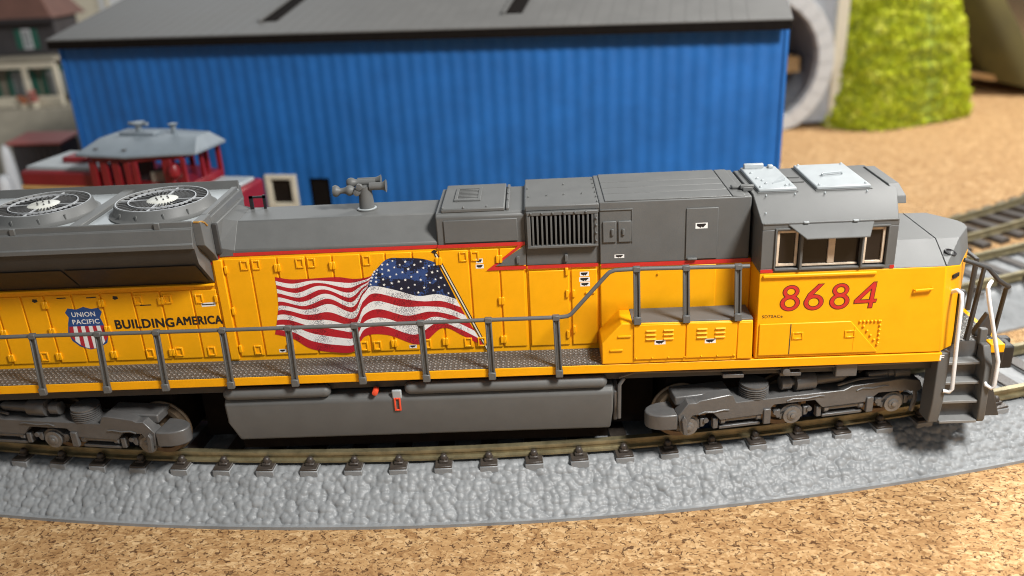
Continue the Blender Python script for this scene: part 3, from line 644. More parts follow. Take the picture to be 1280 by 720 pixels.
# nose top: chamfered shoulders up to a flat top, pointed front
n0 = ring9([(2.34, -1.544), (3.28, -1.544), (3.66, -1.27), (4.12, -.55), (4.25, 0)], 3.57, [3.571, 3.571, 3.471, 3.501, 3.501])
n1 = ring9([(2.34, -.76), (3.39, -.76), (3.84, -.74), (4.22, -.20), (4.26, 0)], 3.81)
nose_top = MB().loft(n0, n1).build('nose_top', GRY, cab, smooth=0, bevel=.008, segs=1)
MB().tube([(3.39, .74, 3.812), (3.39, 0, 3.812), (3.39, -.755, 3.812), (3.345, -1.1, 3.707), (3.285, -1.53, 3.578)], .010, 5).build('panel_seam', DGR, cab)
hl = MB().lathe([(.11, 0), (.11, .03), (.085, .035), (.07, .02), (0, .018)], (0, 0, 0), 'z', 18)
nv = Vector((.30, -.40, .86)).normalized(); q = Vector((0, 0, 1)).rotation_difference(nv); hc = Vector((3.49, -1.16, 3.67))
hl.xf(lambda p: tuple(q @ Vector((p[0]*1.1, p[1]*.8, p[2])) + hc)).build('lamp_housing', BLK, cab)
sl = MB(); nv2 = Vector((.6, -.78, .03)).normalized(); q2 = Vector((0, -1, 0)).rotation_difference(nv2)
sl.box(-.10, .10, -.012, .012, -.035, .035).xf(lambda p: tuple(q2 @ Vector(p) + Vector((3.55, -1.385, 3.32)))).build('nose_slot', BLK, cab)
# roof hatches
def hatch(x0, x1):
    h = MB().box(x0, x1, -.76, .76, 4.83, 4.90).build('roof_unit', LGR, cab, bevel=.022)
    MB().box(x0-.02, x1+.02, -.80, .80, 4.822, 4.842).build('unit_base', GRY, h, bevel=.006)
    return h
h1 = hatch(.09, .78); h2 = hatch(1.13, 2.10)
MB().tube([(1.42, -.10, 4.895), (1.42, -.12, 4.945), (1.44, -.08, 4.95), (1.80, -.02, 4.95), (1.82, -.02, 4.90)], .022, 6).build('unit_handle', LGR, h2)
rivets([(x, y, 4.90) for x in (1.2, 2.03) for y in (-.68, .68)], h2, LGR, .03)
MB().box(.14, .52, .62, .72, 4.89, 4.99).build('unit_hood', LGR, h1, bevel=.02)
MB().box(.60, .70, .58, .70, 4.89, 4.96).build('unit_cap', LGR, h1, bevel=.02)
MB().add([(.42, -.45, 4.90), (.68, -.30, 4.90), (.70, -.05, 4.90), (.42, -.45, 4.92), (.68, -.30, 4.95), (.70, -.05, 4.95)], [(0, 2, 1), (3, 4, 5), (0, 1, 4, 3), (1, 2, 5, 4), (2, 0, 3, 5)]).build('unit_fin', LGR, h1)
rivets([(.2, .3, 4.9), (.22, -.1, 4.9), (.28, -.25, 4.9), (.30, -.45, 4.9), (.7, -.6, 4.9), (.62, -.62, 4.9), (.15, -.66, 4.9)], h1, LGR, .03)
MB().box(.85, 1.06, .10, .16, 4.825, 4.85).box(.85, 1.06, -.22, -.16, 4.825, 4.85).build('roof_rib', GRY, cab)
MB().box(-.16, .02, -.62, -.50, 4.82, 4.90).box(-.2, .05, -.60, -.52, 4.86, 4.93).build('hose_fitting', GRY, cab, bevel=.015)
rivets([(.2, -.88, 4.795), (.72, -.86, 4.80), (1.25, -.87, 4.80), (2.0, -.86, 4.80), (.1, -1.3, 4.60)], cab, LGR, .018)

# ---- road number (red digits with a black edge)
def digits(dark):
    d = .011 if dark else 0.0; y = -1.5485 if dark else -1.5515; m = MB(); yy = [y]
    def nxt(): yy[0] -= .0003; return yy[0]
    def ring(cx, cz, ro_, ri, sx=1.14):
        ro_ += d; ri -= d; n = 36; y_ = nxt()
        vs = [(cx+sx*r*math.cos(2*math.pi*k/n), y_, cz+r*math.sin(2*math.pi*k/n)) for r in (ro_, ri) for k in range(n)]
        m.add(vs, [(k, (k+1) % n, n+(k+1) % n, n+k) for k in range(n)])
    def poly(p):
        c = np.mean(p, 0); q = []
        n = len(p)
        for i in range(n):                     # offset outwards
            a, b, c_ = np.array(p[i-1]), np.array(p[i]), np.array(p[(i+1) % n])
            e1_ = (b-a)/np.linalg.norm(b-a); e2_ = (c_-b)/np.linalg.norm(c_-b); n1 = np.array([e1_[1], -e1_[0]]); n2 = np.array([e2_[1], -e2_[0]])
            bis = (n1+n2); bis = bis/max(.35, 1+n1@n2); q.append(tuple(b+bis*d))
        m.sheet(q, nxt())
    zc = 3.07
    def eight(cx): ring(cx, zc+.122, .122, .070); ring(cx, zc-.100, .148, .090)
    def six(cx):
        ring(cx, zc-.100, .148, .090)
        poly([(cx-.185, zc-.06), (cx-.09, zc-.01), (cx+.02, zc+.08), (cx+.16, zc+.25), (cx+.05, zc+.25), (cx-.06, zc+.15)][::-1] if False else [(cx+.14, zc+.25), (cx+.055, zc+.25), (cx-.11, zc+.07), (cx-.168, zc-.07), (cx-.095, zc-.06), (cx-.02, zc+.06)])
    def four(cx):
        poly([(cx+.13, zc+.25), (cx+.10, zc+.25), (cx-.20, zc-.09), (cx-.20, zc-.145), (cx-.11, zc-.09), (cx+.07, zc+.12)])
        poly([(cx+.15, zc+.25), (cx+.085, zc+.20), (cx+.06, zc-.245), (cx+.125, zc-.245)])
        poly([(cx+.19, zc-.085), (cx-.20, zc-.095), (cx-.20, zc-.150), (cx+.18, zc-.140)])
    eight(.575); six(1.00); eight(1.46); four(1.93)
    m.xf(lambda p: (p[0]+.03*(p[2]-zc), p[1], p[2]))
    return m.build('number_outline' if dark else 'road_number', BLK if dark else RED, cab, smooth=0)
digits(True); digits(False)
text_mesh('SD70ACe', .09, .46, 2.685, 2.745, -1.5465, BLK, 'lettering', cab, bold=.01)
# ---- hood lettering and emblem
yl = -.8815
for k in range(4):                       # heavy strokes: the print is repeated with a slight spread
    dx, dz = (0, .016, 0, .016)[k], (0, 0, .012, .012)[k]
    text_mesh('BUILDING', -12.18+dx, -11.035+dx, 2.655+dz, 2.84+dz, yl-.0004*k, BLK, 'lettering', LO)
    text_mesh('AMERICA', -10.99+dx, -10.085+dx, 2.685+dz, 2.855+dz, yl-.0004*k, BLK, 'lettering', LO)
SH_OUT = [(-13.10, 3.04), (-13.03, 3.13), (-12.87, 3.10), (-12.72, 3.15), (-12.57, 3.10), (-12.43, 3.12), (-12.38, 3.03), (-12.44, 2.92), (-12.40, 2.75), (-12.36, 2.55), (-12.42, 2.37), (-12.60, 2.27), (-12.78, 2.24), (-12.97, 2.31), (-13.10, 2.44), (-13.14, 2.62), (-13.09, 2.82), (-13.05, 2.94)]
SBL = mat('emblem_blue', (0.015, 0.065, 0.22), .45, .06, 5.0); SRD = mat('emblem_red', (0.42, 0.02, 0.035), .45, .08, 5.0)
printed('emblem', [SH_OUT], -.880, SBL)
for k in range(9):
    t0, t1 = k/9, (k+1)/9
    def edge(t, top):
        xt = -13.085+(-12.405+13.085)*t
        if top: return (xt, 2.745)
        xb = -13.12+(-12.375+13.12)*t; zb = 2.26 + .27*(abs(t-.52)/.5)**2.2
        return (xb, zb)
    printed('emblem_stripe', [[edge(t0, 1), edge(t1, 1), edge(t1, 0), edge((t0+t1)/2, 0), edge(t0, 0)]], -.8825, SRD if k % 2 == 0 else PRW)
text_mesh('UNION', -12.98, -12.52, 2.945, 3.045, -.8825, PRW, 'lettering', LO, bold=.015)
text_mesh('PACIFIC', -13.0, -12.47, 2.79, 2.89, -.8825, PRW, 'lettering', LO, bold=.015)
text_mesh('F', 3.405, 3.485, 1.70, 1.81, -1.5565, PRW, 'lettering', LO, bold=.03)
# small warning placards
def placard(x, z, w, h, y, parent, seed):
    r = random.Random(seed)
    printed('warning_label', [[(x-w/2, z-h/2), (x+w/2, z-h/2), (x+w/2, z+h/2), (x-w/2, z+h/2)]], y, PRW, parent)
    printed('label_mark', [[(x-w*.38, z-h*.05), (x-w*.05, z-h*.38), (x-w*.0, z-h*.15), (x+w*.12, z-h*.35), (x+w*.40, z+h*.25), (x+w*.30, z+h*.36), (x-w*.38, z+h*.34)]], y-.0015, BLK, parent)
placard(-.95, 4.31, .22, .11, -.9465, LO, 1); placard(-1.76, 2.30, .20, .09, -1.5935, LO, 2); placard(-.84, 2.29, .20, .09, -1.5935, LO, 3)
placard(-3.09, 3.32, .20, .09, -.8895, LO, 4); placard(-3.09, 3.43, .17, .09, -.8895, LO, 5); placard(-3.08, 3.22, .18, .08, -.8895, LO, 6)
placard(-5.04, 3.77, .13, .09, -.8795, LO, 7); placard(-5.04, 3.66, .15, .08, -.8795, LO, 8)
placard(-2.44, 3.77, .18, .07, -.9235, LO, 9); placard(-9.0, 2.06, .14, .07, -.8795, LO, 10); placard(-6.44, 2.05, .14, .07, -.8835, LO, 11)
for x, z, w in ((-13.1, 3.345, .18), (-12.52, 3.335, .19), (-11.5, 3.135, .22), (-10.29, 3.10, .24)):
    printed('label_mark', [[(x-w/2, z-.012), (x+w/2, z-.008), (x+w/2, z+.014), (x-w/2, z+.010)]], -.8797, BLK)
printed('warning_label', [[(-10.42, 3.055), (-10.15, 3.065), (-10.15, 3.145), (-10.42, 3.135)]], -.8785, PRW)
for x in (-13.62, -12.05):
    printed('label_mark', [[(x-.06, 3.30), (x-.02, 3.27), (x+.05, 3.29), (x+.04, 3.34), (x-.04, 3.35)]], -.8797, BLK)

# ---- flag print
NU, UC = 90, 41
for nm, sel, mt in (('flag_red_stripe', 0, FRED), ('flag_white_stripe', 1, FWHT)):
    for st in range(13):
        if st % 2 != sel: continue
        m = MB(); u0 = UC if st < 7 else 0; sub = 3
        grid = [[flag(u/NU, (st+k/sub)/13) for k in range(sub+1)] for u in range(u0, NU+1)]
        vs = [(p[0], -.8835, p[1]) for row in grid for p in row]; n = sub+1
        m.add(vs, [(i*n+k, i*n+k+1, (i+1)*n+k+1, (i+1)*n+k) for i in range(len(grid)-1) for k in range(sub)])
        m.build(nm, mt, LO, smooth=0)
m = MB(); grid = [[flag(u/NU, k/14*7/13) for k in range(15)] for u in range(0, UC+1)]; n = 15
m.add([(p[0], -.8835, p[1]) for row in grid for p in row], [(i*n+k, i*n+k+1, (i+1)*n+k+1, (i+1)*n+k) for i in range(UC) for k in range(14)])
can = m.build('flag_canton', FBLU, LO, smooth=0)
for row in range(9):
    for c in range(6 if row % 2 == 0 else 5):
        u = ((c+.5)*2+(row % 2))/12*UC/NU; v = (row+1)/10*7/13; p = flag(u, v); s_ = .031*random.uniform(.8, 1.1)
        pts = [(p[0]+(s_ if k % 2 == 0 else s_*.42)*math.sin(k*math.pi/5+.2), p[1]+(s_ if k % 2 == 0 else s_*.42)*math.cos(k*math.pi/5+.2)) for k in range(10)]
        mm = MB(); mm.add([(p[0], -.8855, p[1])]+[(a, -.8855, b) for a, b in pts], [(0, 1+k, 1+(k+1) % 10) for k in range(10)]); mm.build('flag_star', PRW, can, smooth=0)
def bar(p, q, w, y, mt, nm):
    d = Vector((q[0]-p[0], q[1]-p[1])).normalized(); n_ = Vector((-d.y, d.x))*w/2
    printed(nm, [[(p[0]+n_.x, p[1]+n_.y), (q[0]+n_.x, q[1]+n_.y), (q[0]-n_.x, q[1]-n_.y), (p[0]-n_.x, p[1]-n_.y)]], y, mt)
bar((-5.85, 3.95), (-4.99, 1.92), .062, -.8845, BLK, 'flagpole_print'); bar((-5.845, 3.94), (-4.995, 1.93), .026, -.8860, CREAM, 'flagpole_print')
printed('flagpole_print', [[(-5.93, 3.99), (-5.86, 3.94), (-5.81, 4.0), (-5.87, 4.03)]], -.886, BLK)

# ---- fuel tank, air reservoirs
tank = MB(); TP = [(-1.37, .36), (-1.47, .82), (-1.47, 1.22), (-1.38, 1.31), (1.38, 1.31), (1.47, 1.22), (1.47, .82), (1.37, .36)]
tank.loft([(-10.13 + (.16 if z < .6 else 0), y, z) for y, z in TP], [(-2.60 - (.06 if z < .6 else 0), y, z) for y, z in TP])
tk = tank.build('fuel_tank', GRY, LO, bevel=.05, segs=3)
MB().prism([(-1.30, .5), (-1.42, .9), (-1.42, 1.2), (-1.2, 1.3), (0, 1.3), (0, .5)], 'x', -2.60, -2.52).build('tank_flange', TRK, tk, bevel=.02)
MB().tube([(-2.50, -1.42, .62), (-2.49, -1.42, 1.34), (-2.40, -1.38, 1.46)], .04, 8).build('filler_pipe', TRK, tk)
MB().lathe([(.004, -.07), (.055, -.06), (.06, .0), (.06, .1)], (-7.16, -1.46, 1.40), 'y', 12).build('red_knob', ORG, tk)
MB().box(-6.85, -6.66, -1.475, -1.42, 1.22, 1.42).build('gauge_bracket', LGR, tk, bevel=.05)
m = MB().box(-6.82, -6.785, -1.50, -1.44, .98, 1.26).box(-6.725, -6.69, -1.50, -1.44, .98, 1.26).box(-6.785, -6.725, -1.50, -1.44, .98, 1.01).box(-6.785, -6.725, -1.50, -1.44, 1.23, 1.26); m.build('sight_gauge', ORG, tk, bevel=.01)
MB().box(-6.785, -6.725, -1.46, -1.44, 1.0, 1.24).build('gauge_slot', DGR, tk)
def capsule(x0, x1, y, z, r):
    pr = [(max(.004, r*math.sin(a)), x0+r-r*math.cos(a)) for a in np.linspace(0, math.pi/2, 6)] + [(max(.004, r*math.cos(a)), x1-r+r*math.sin(a)) for a in np.linspace(0, math.pi/2, 6)]
    return MB().lathe(pr, (0, y, z), 'x', 18)
for x0, x1 in ((-10.12, -8.02), (-6.60, -2.72)): capsule(x0, x1, -1.40, 1.43, .125).build('air_reservoir', GRY, LO, smooth=60)
MB().box(-10.0, -2.7, -1.15, 1.3, .05, 1.5).build('underbody_light_block', VOID, LO)  # black block carried down low to stop light from behind under the tank
MB().box(-11.2, -1.9, .75, 1.34, .30, 1.45).build('far_side_blocker', VOID, LO)  # added black box that keeps the far side under the frame dark
MB().box(-10.9, -10.01, -.62, .74, .05, 1.40).build('gap_light_blocker', VOID, LO); MB().box(-2.69, -1.75, -.62, .74, .05, 1.40).build('gap_light_blocker', VOID, LO)  # added black blocks that darken the gaps between tank and trucks

# ---- trucks
def truck(cx, ang, flip):
    ca, sa = math.cos(ang), math.sin(ang)
    def T(p):
        x = p[0]*flip; return (cx + x*ca - p[1]*sa, x*sa + p[1]*ca, p[2])
    FP = [(-2.25, .50), (-2.30, .80), (-2.10, 1.04), (-1.95, 1.03), (-1.88, 1.07), (-1.30, 1.13), (-1.22, 1.10), (-1.16, .95), (1.0, .95), (1.15, 1.02), (2.2, 1.06), (2.55, .98), (2.62, .80), (2.50, .72), (2.32, .78), (1.72, .80), (1.50, .63), (.58, .62), (.42, .80), (-.40, .80), (-.56, .62), (-1.46, .60), (-1.62, .78), (-2.02, .76), (-2.12, .52)]
    fr_ = MB().prism(FP, 'y', -1.40, -1.14)
    tr_ = fr_.xf(T).build('truck', TRK, LO, bevel=.012, segs=1)
    MB().prism(FP, 'y', 1.14, 1.40).xf(T).build('side_frame', TRK, tr_, bevel=.022, segs=2)
    MB().box(-2.85, -2.2, .8, 1.38, .50, .82).xf(T).build('end_bumper', TRK, tr_, bevel=.05)
    pl = [(-2.30, -1.40)] + [(-2.42-.45*math.sin(a), -1.12-.28*math.cos(a)) for a in np.linspace(0, math.pi, 10)] + [(-2.30, -.84)]
    MB().prism(pl, 'z', .50, .82).xf(T).build('end_bumper', TRK, tr_, bevel=.025)
    MB().box(-2.3, -1.2, -1.2, -.75, .9, 1.09).xf(T).build('top_plate', TRK, tr_, bevel=.03)
    MB().box(-1.2, 2.3, -1.2, -.80, .80, .945).xf(T).build('top_plate', TRK, tr_, bevel=.02)
    for ax in (-2.07, 0, 2.07):
        bx = MB(); pr = [(ax-.23, .42), (ax-.23, .58)] + [(ax+.23*math.cos(a), .55+.18*math.sin(a)) for a in np.linspace(math.pi, 0, 9)] + [(ax+.23, .42)]
        bx.prism(pr, 'y', -1.315, -1.1)
        jb = bx.xf(T).build('axle_box', TRK, tr_, bevel=.02)
        MB().lathe([(.18, -1.36), (.18, -1.32), (.14, -1.315), (.14, -1.33), (.02, -1.33)], (ax, 0, .50), 'y', 24).xf(T).build('bearing_ring', BEARM, jb, smooth=40)
        MB().lathe([(.105, -1.33), (.105, -1.37), (.09, -1.38), (.045, -1.38), (.045, -1.405), (.02, -1.41)], (ax, 0, .50), 'y', 20).xf(T).build('bearing_cap', BEARM, jb, smooth=40)
        for s_ in (-1, 1):
            MB().prism([(ax+s_*.23, .64), (ax+s_*.37, .64), (ax+s_*.37, .58), (ax+s_*.30, .46), (ax+s_*.23, .46)], 'y', -1.34, -1.2).xf(T).build('pedestal', TRK, tr_, bevel=.015)
            MB().lathe([(.05, -1.37), (.05, -1.33)], (ax+s_*.34, 0, .60), 'y', 10).xf(T).build('bolt', TRK, tr_)
        for yy in (-.80, .80):
            s2 = 1 if yy > 0 else -1
            MB().lathe([(.10, yy-.10*s2), (.53, yy-.07*s2), (.545, yy-.06*s2), (.575, yy-.085*s2), (.575, yy-.115*s2), (.53, yy-.115*s2), (.52, yy+.06*s2), (.43, yy+.06*s2), (.40, yy+.0*s2), (.15, yy+.02*s2), (.10, yy+.08*s2)], (ax, 0, .53), 'y', 40).xf(T).build('wheel', TRUCKW, tr_, smooth=35)
        MB().tube([(ax, -1.3, .53), (ax, 1.2, .53)], .09, 10).xf(T).build('axle', TRUCKW, tr_)
    # coil spring stack
    sx = -.72
    sp = []
    for k in range(5): sp += [(.255, .945+k*.042), (.285, .955+k*.042), (.285, .972+k*.042), (.255, .982+k*.042)]
    MB().lathe([(.26, .93)] + sp + [(.27, 1.165), (.27, 1.20), (0, 1.205)], (sx, -1.13, 0), 'z', 24).xf(T).build('spring', TRK, tr_, smooth=30)
    # brake cylinder and arms
    MB().lathe([(.10, -.34), (.13, -.33), (.13, -.14), (.08, -.12), (.08, -.06), (.175, -.05), (.175, .34), (.15, .36), (.11, .37), (.10, .9), (.05, 1.0)], (.12, -1.17, 1.13), 'x', 20).xf(T).build('brake_cylinder', TRK, tr_, smooth=35)
    MB().lathe([(.06, -.5), (.07, -.12), (.10, -.10), (.10, .0), (.14, .01), (.14, .32), (.05, .34)], (2.05, -1.2, 1.12), 'x', 18).xf(T).build('brake_cylinder', TRK, tr_, smooth=35)
    MB().tube([(.9, -1.30, 1.02), (1.35, -1.28, 1.09), (2.0, -1.25, 1.05), (2.3, -1.25, 1.0)], .03, 6).xf(T).build('brake_pipe', TRK, tr_)
    MB().prism([(-2.20, .40), (-2.24, .72), (-2.19, .80), (-2.14, .72), (-2.12, .40)], 'y', -1.47, -1.38).xf(T).build('sand_pipe', TRK, tr_, bevel=.015)
    for hx in (-1.03, 1.05):
        MB().lathe([(.03, -.42), (.09, -.40), (.09, -.32), (.06, -.30), (.06, .30), (.09, .32), (.09, .40), (.03, .42)], (hx, -1.28, .55), 'x', 12).xf(T).build('brake_rod', BEARM, tr_, smooth=40)
        MB().box(hx-.42, hx+.40, -1.33, -1.2, .36, .42).xf(T).build('brake_beam', TRK, tr_, bevel=.012)
        MB().box(hx+.42, hx+.56, -1.44, -1.36, .42, .74).xf(T).build('hanger', TRK, tr_, bevel=.015)
        MB().box(hx-.56, hx-.46, -1.36, -1.25, .40, .62).xf(T).build('hanger', TRK, tr_, bevel=.015)
    MB().tube([(2.48, -1.35, .86), (2.50, -1.38, .6), (2.46, -1.36, .30)], .045, 6).xf(T).build('sand_pipe', TRK, tr_)
    fl_ = MB()
    for x0, x1, z in ((-1.9, -1.3, .80), (-.15, .6, .87), (1.25, 1.9, .93)):
        MB().tube([(x0, -1.402, z-.02), (x0+.12, -1.405, z+.02), ((x0+x1)/2, -1.405, z-.005), (x1-.1, -1.405, z+.02), (x1, -1.402, z)], .018, 5).xf(T).build('casting_rib', TRK, tr_)
    MB().box(-2.3, 2.4, -.62, .62, .12, 1.35).xf(T).build('truck_core', VOID, tr_)  # black core extended downwards to block light under the truck
    return tr_
th = math.asin(7.09/R1)
truck(.646, th, 1); truck(-13.53, -th, -1)

# ---- front platform, steps, pilot, coupler
MB().box(3.44, 4.62, -1.10, 1.10, 1.50, 1.845).build('platform', DGR, LO, bevel=.015)
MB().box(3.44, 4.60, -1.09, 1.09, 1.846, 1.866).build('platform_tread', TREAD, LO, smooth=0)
MB().box(4.44, 4.70, -1.32, 1.32, 1.69, 1.86).build('front_sill', YEL, LO, bevel=.012)
st = MB().prism([(-1.552, 1.845), (-1.552, .78), (-1.48, .32), (-1.08, .32), (-1.08, 1.845)], 'x', 3.395, 3.60).build('step_well', GRY, LO, bevel=.02)
MB().prism([(-1.50, 1.50), (-1.54, .40), (-1.50, .32), (-1.12, .32), (-1.12, 1.845), (-1.30, 1.845)], 'x', 4.30, 4.44).build('step_side', GRY, st, bevel=.02)
MB().box(4.28, 4.42, -1.18, -1.06, 1.80, 2.12).build('step_post', GRY, st, bevel=.02)
for z, y0 in ((.335, -1.52), (.735, -1.46), (1.11, -1.40), (1.49, -1.33)):
    MB().box(3.60, 4.30, y0, -1.05, z-.03, z+.03).build('step_tread', TRKL, st, bevel=.012)
    MB().box(3.60, 4.30, y0+.22, y0+.25, z+.03, z+.36).build('step_riser', TRK, st)
MB().box(3.44, 4.45, 1.08, 1.53, .35, 1.84).build('step_well', DGR, LO, bevel=.02)
MB().tube([(3.52, -1.38, 3.00), (3.56, -1.50, 3.08), (3.60, -1.60, 3.05), (3.60, -1.635, 2.93), (3.63, -1.64, 2.1), (3.69, -1.62, 1.12), (3.66, -1.60, 1.05), (3.56, -1.56, 1.05)], .038, 8).build('white_grab_iron', WHT, LO, smooth=60)
MB().tube([(4.26, -1.28, 3.13), (4.10, -1.52, 3.17), (4.05, -1.58, 3.14), (4.10, -1.60, 2.9), (4.32, -1.60, 2.15), (4.46, -1.60, 1.66), (4.47, -1.60, 1.15), (4.44, -1.58, 1.08), (4.36, -1.52, 1.12), (4.34, -1.46, 1.2)], .038, 8).build('white_grab_iron', WHT, LO, smooth=60)
MB().tube([(3.80, -1.10, 3.50), (4.05, -1.15, 3.42), (4.25, -1.15, 3.33), (4.45, -1.15, 3.10), (4.62, -1.12, 2.98), (4.72, -1.05, 2.92), (4.76, -.9, 2.80), (4.74, -.8, 1.85)], .042, 8).build('end_handrail', DGR, LO, smooth=60)
MB().tube([(4.16, -1.15, 3.36), (4.12, -1.12, 2.6), (4.10, -1.05, 1.86)], [.045, .05, .06], 6).build('end_handrail_post', DGR, LO)
MB().tube([(4.76, .9, 2.95), (4.76, .3, 2.95), (4.74, .3, 1.85)], .055, 8).build('end_handrail', DGR, LO)
MB().box(3.75, 3.86, -1.25, -1.13, 1.86, 2.95).build('hand_brake_post', DGR, LO, bevel=.02)
MB().prism([(4.44, .30), (4.44, 1.70), (4.62, 1.70), (4.62, 1.0), (4.85, .30)], 'y', -1.28, 1.28).build('pilot_plow', DGR, LO, bevel=.02)
MB().box(4.62, 5.05, -.75, -.30, 1.05, 1.60).build('jumper_box', BLK, LO, bevel=.04)
MB().box(4.60, 5.20, -.22, .22, .85, 1.20).box(5.15, 5.50, -.30, .10, .78, 1.28).box(5.32, 5.60, .05, .25, .78, 1.28).build('coupler', BLK, LO, bevel=.04)
MB().tube([(4.66, -.95, 1.65), (4.80, -.97, 1.3), (4.83, -.92, .8), (4.72, -.9, .45)], .05, 8).build('brake_hose', BLK, LO)
MB().prism([(4.62, 1.86), (4.62, 2.25), (4.50, 2.32), (4.30, 1.95), (4.30, 1.86)], 'y', -.95, -.80).build('drop_step', DGR, LO, bevel=.02)

# ------------------------------------------------------------------ blue shed
P0 = Vector((3.85, 11.4)); P1 = Vector((-20.8, 15.8)); d_ = (P0-P1); Wd = d_.length; angb = math.atan2(d_.y, d_.x)
SH = empty('blue_shed', (P1.x, P1.y, -1.02), angb, local=True); tag(SH, 'blue ribbed model shed with a low grey roof behind the locomotives', 'building')
HZ = 7.55
xs = []; x = 0.0; pitch_ = .462
prof = []
while x < Wd-.2:
    prof += [(x+pitch_*k/8, -.016*(1-math.cos(2*math.pi*k/8))) for k in range(8)]; x += pitch_
prof += [(Wd, 0)]
# one ribbed front sheet with a hole band for window and door, cut as three strips
def xs_at(px): return px
WX0, WX1, WZ0, WZ1 = 7.20, 8.33, 1.42, 2.62
DX0, DX1, DZ1 = 8.86, 9.62, 2.52
def strip(z0, z1, a, b):
    pr = [p for p in prof if a < p[0] < b]
    yv = lambda q: float(np.interp(q, [p[0] for p in prof], [p[1] for p in prof]))
    pr = [(a, yv(a))] + pr + [(b, yv(b))]
    n = len(pr); return ([(p[0], p[1], z0) for p in pr] + [(p[0], p[1], z1) for p in pr], [(i, i+1, n+i+1, n+i) for i in range(n-1)])
wm = MB()
for args in ((WZ1, HZ, 0, Wd), (0, WZ1, 0, WX0), (0, WZ0, WX0, WX1), (0, WZ1, WX1, DX0), (DZ1, WZ1, DX0, DX1), (0, WZ1, DX1, Wd)): wm.add(*strip(*args))
wm.build('front_wall', BLUE, SH, smooth=60)
MB().box(0, .06, .02, 13.5, 0, HZ).build('end_wall', BLUE, SH); MB().box(Wd-.06, Wd, .02, 13.5, 0, HZ).build('end_wall', BLUE, SH)
MB().box(0, Wd, 13.44, 13.5, 0, HZ).build('rear_wall', BLUE, SH)
MB().box(Wd-.10, Wd+.03, -.075, .05, 0, HZ).build('corner_trim', BLUE, SH, bevel=.02)
MB().box(-.03, .10, -.075, .05, 0, HZ).build('corner_trim', BLUE, SH, bevel=.02)
MB().box(.1, Wd-.1, 1.2, 1.3, .02, HZ-.2).build('inner_screen', VOID, SH)
w = MB().box(WX0, WX1, .03, .06, WZ0, WZ1).build('window_pane', GLASS, SH)
t = .17
m = MB().box(WX0-.03, WX0+t, -.12, .05, WZ0-.04, WZ1+.03).box(WX1-t, WX1+.03, -.12, .05, WZ0-.04, WZ1+.03).box(WX0+t, WX1-t, -.12, .05, WZ1-t+.03, WZ1+.03).box(WX0+t, WX1-t, -.12, .05, WZ0-.04, WZ0+t)
m.build('window_frame', CREAM, w, bevel=.02)
MB().box(DX0, DX1, .10, .14, 0, DZ1).build('doorway', VOID, SH)
# roof: two slopes with overhang, thickness, skylight slots
rs = MB(); OV, PK, TH = .55, 9.0, .07
A = [(-.02, -.62, HZ), (Wd+.05, -.62, HZ), (Wd+.05, 6.8, PK), (-.02, 6.8, PK)]
B = [(-.02, 6.8, PK), (Wd+.05, 6.8, PK), (Wd+.05, 14.2, HZ), (-.02, 14.2, HZ)]
for q in (A, B): rs.loft(q, [(a, b, c+TH) for a, b, c in q])
rf = rs.build('roof', SHROOF, SH, bevel=.02)
sl_ = (PK-HZ)/7.42
for x0 in (7.6, 16.2):
    q = [(x0, .7, 0), (x0+.55, .7, 0), (x0+.55, 5.6, 0), (x0, 5.6, 0)]
    MB().loft([(a, b, HZ+TH+(b+.62)*sl_+.006) for a, b, c in q], [(a, b, HZ+TH+(b+.62)*sl_+.03) for a, b, c in q]).build('skylight', VOID, rf)
    q = [(x0-.1, .6), (x0-.0, .6), (x0-.0, 5.7), (x0-.1, 5.7)]
    MB().loft([(a, b, HZ+TH+(b+.62)*sl_-.02) for a, b in q], [(a, b, HZ+TH+(b+.62)*sl_+.10) for a, b in q]).build('skylight_curb', SHROOF, rf)
for k in range(52):
    xx = .2+k*.463
    q = [(xx, -.615), (xx+.05, -.615), (xx+.05, 6.75), (xx, 6.75)]
    if any(x0-.15 < xx < x0+.65 for x0 in (7.6, 16.2)): continue
    MB().loft([(a, b, HZ+TH+(b+.62)*sl_-.01) for a, b in q], [(a, b, HZ+TH+(b+.62)*sl_+.008) for a, b in q]).build('roof_rib', SHROOF, rf, smooth=0)
MB().box(.0, Wd+.03, -.60, -.52, HZ-.26, HZ+.01).build('eave_shadow_strip', VOID, rf)  # black strip standing in for the shadow under the eave

# ------------------------------------------------------------------ small maroon locomotive
ar = math.asin((-15.2-CX)/R3); pr_ = pol(R3, ar, -.65)
RL = empty('shunting_locomotive', pr_, ar, local=True); tag(RL, 'small maroon shunting locomotive with a blue-grey cab roof before the blue shed', 'locomotive')
MB().box(-4.2, 3.1, -1.35, 1.35, 1.0, 2.1).build('frame', MAROON, RL, bevel=.04)
MB().box(-4.15, -1.40, -1.15, 1.15, 2.1, 4.05).build('long_hood', MAROON, RL, bevel=.08)
MB().box(-4.05, -1.42, -.98, .98, 4.0, 4.16).build('hood_top', LGR, RL, bevel=.05)
MB().box(-4.17, -1.42, -1.17, -1.14, 3.50, 3.62).build('gold_stripe', GOLD, RL)
MB().box(-3.1, -2.3, -.5, .1, 4.13, 4.33).build('hood_cap', MAROON, RL, bevel=.05)
MB().box(1.45, 2.75, -1.0, 1.0, 2.1, 3.40).build('short_hood', MAROON, RL, bevel=.10)
MB().box(1.50, 2.6, -.75, .75, 3.37, 3.50).build('hood_top', LGR, RL, bevel=.05)
MB().lathe([(.13, 0), (.16, .08), (.05, .12)], (2.75, -.75, 3.2), 'x', 14).build('headlight', CREAM, RL)
CP = [(-1.40, -1.38), (.15, -1.38), (.95, -.95), (1.45, -.95), (1.45, .95), (.95, .95), (.15, 1.38), (-1.40, 1.38)]
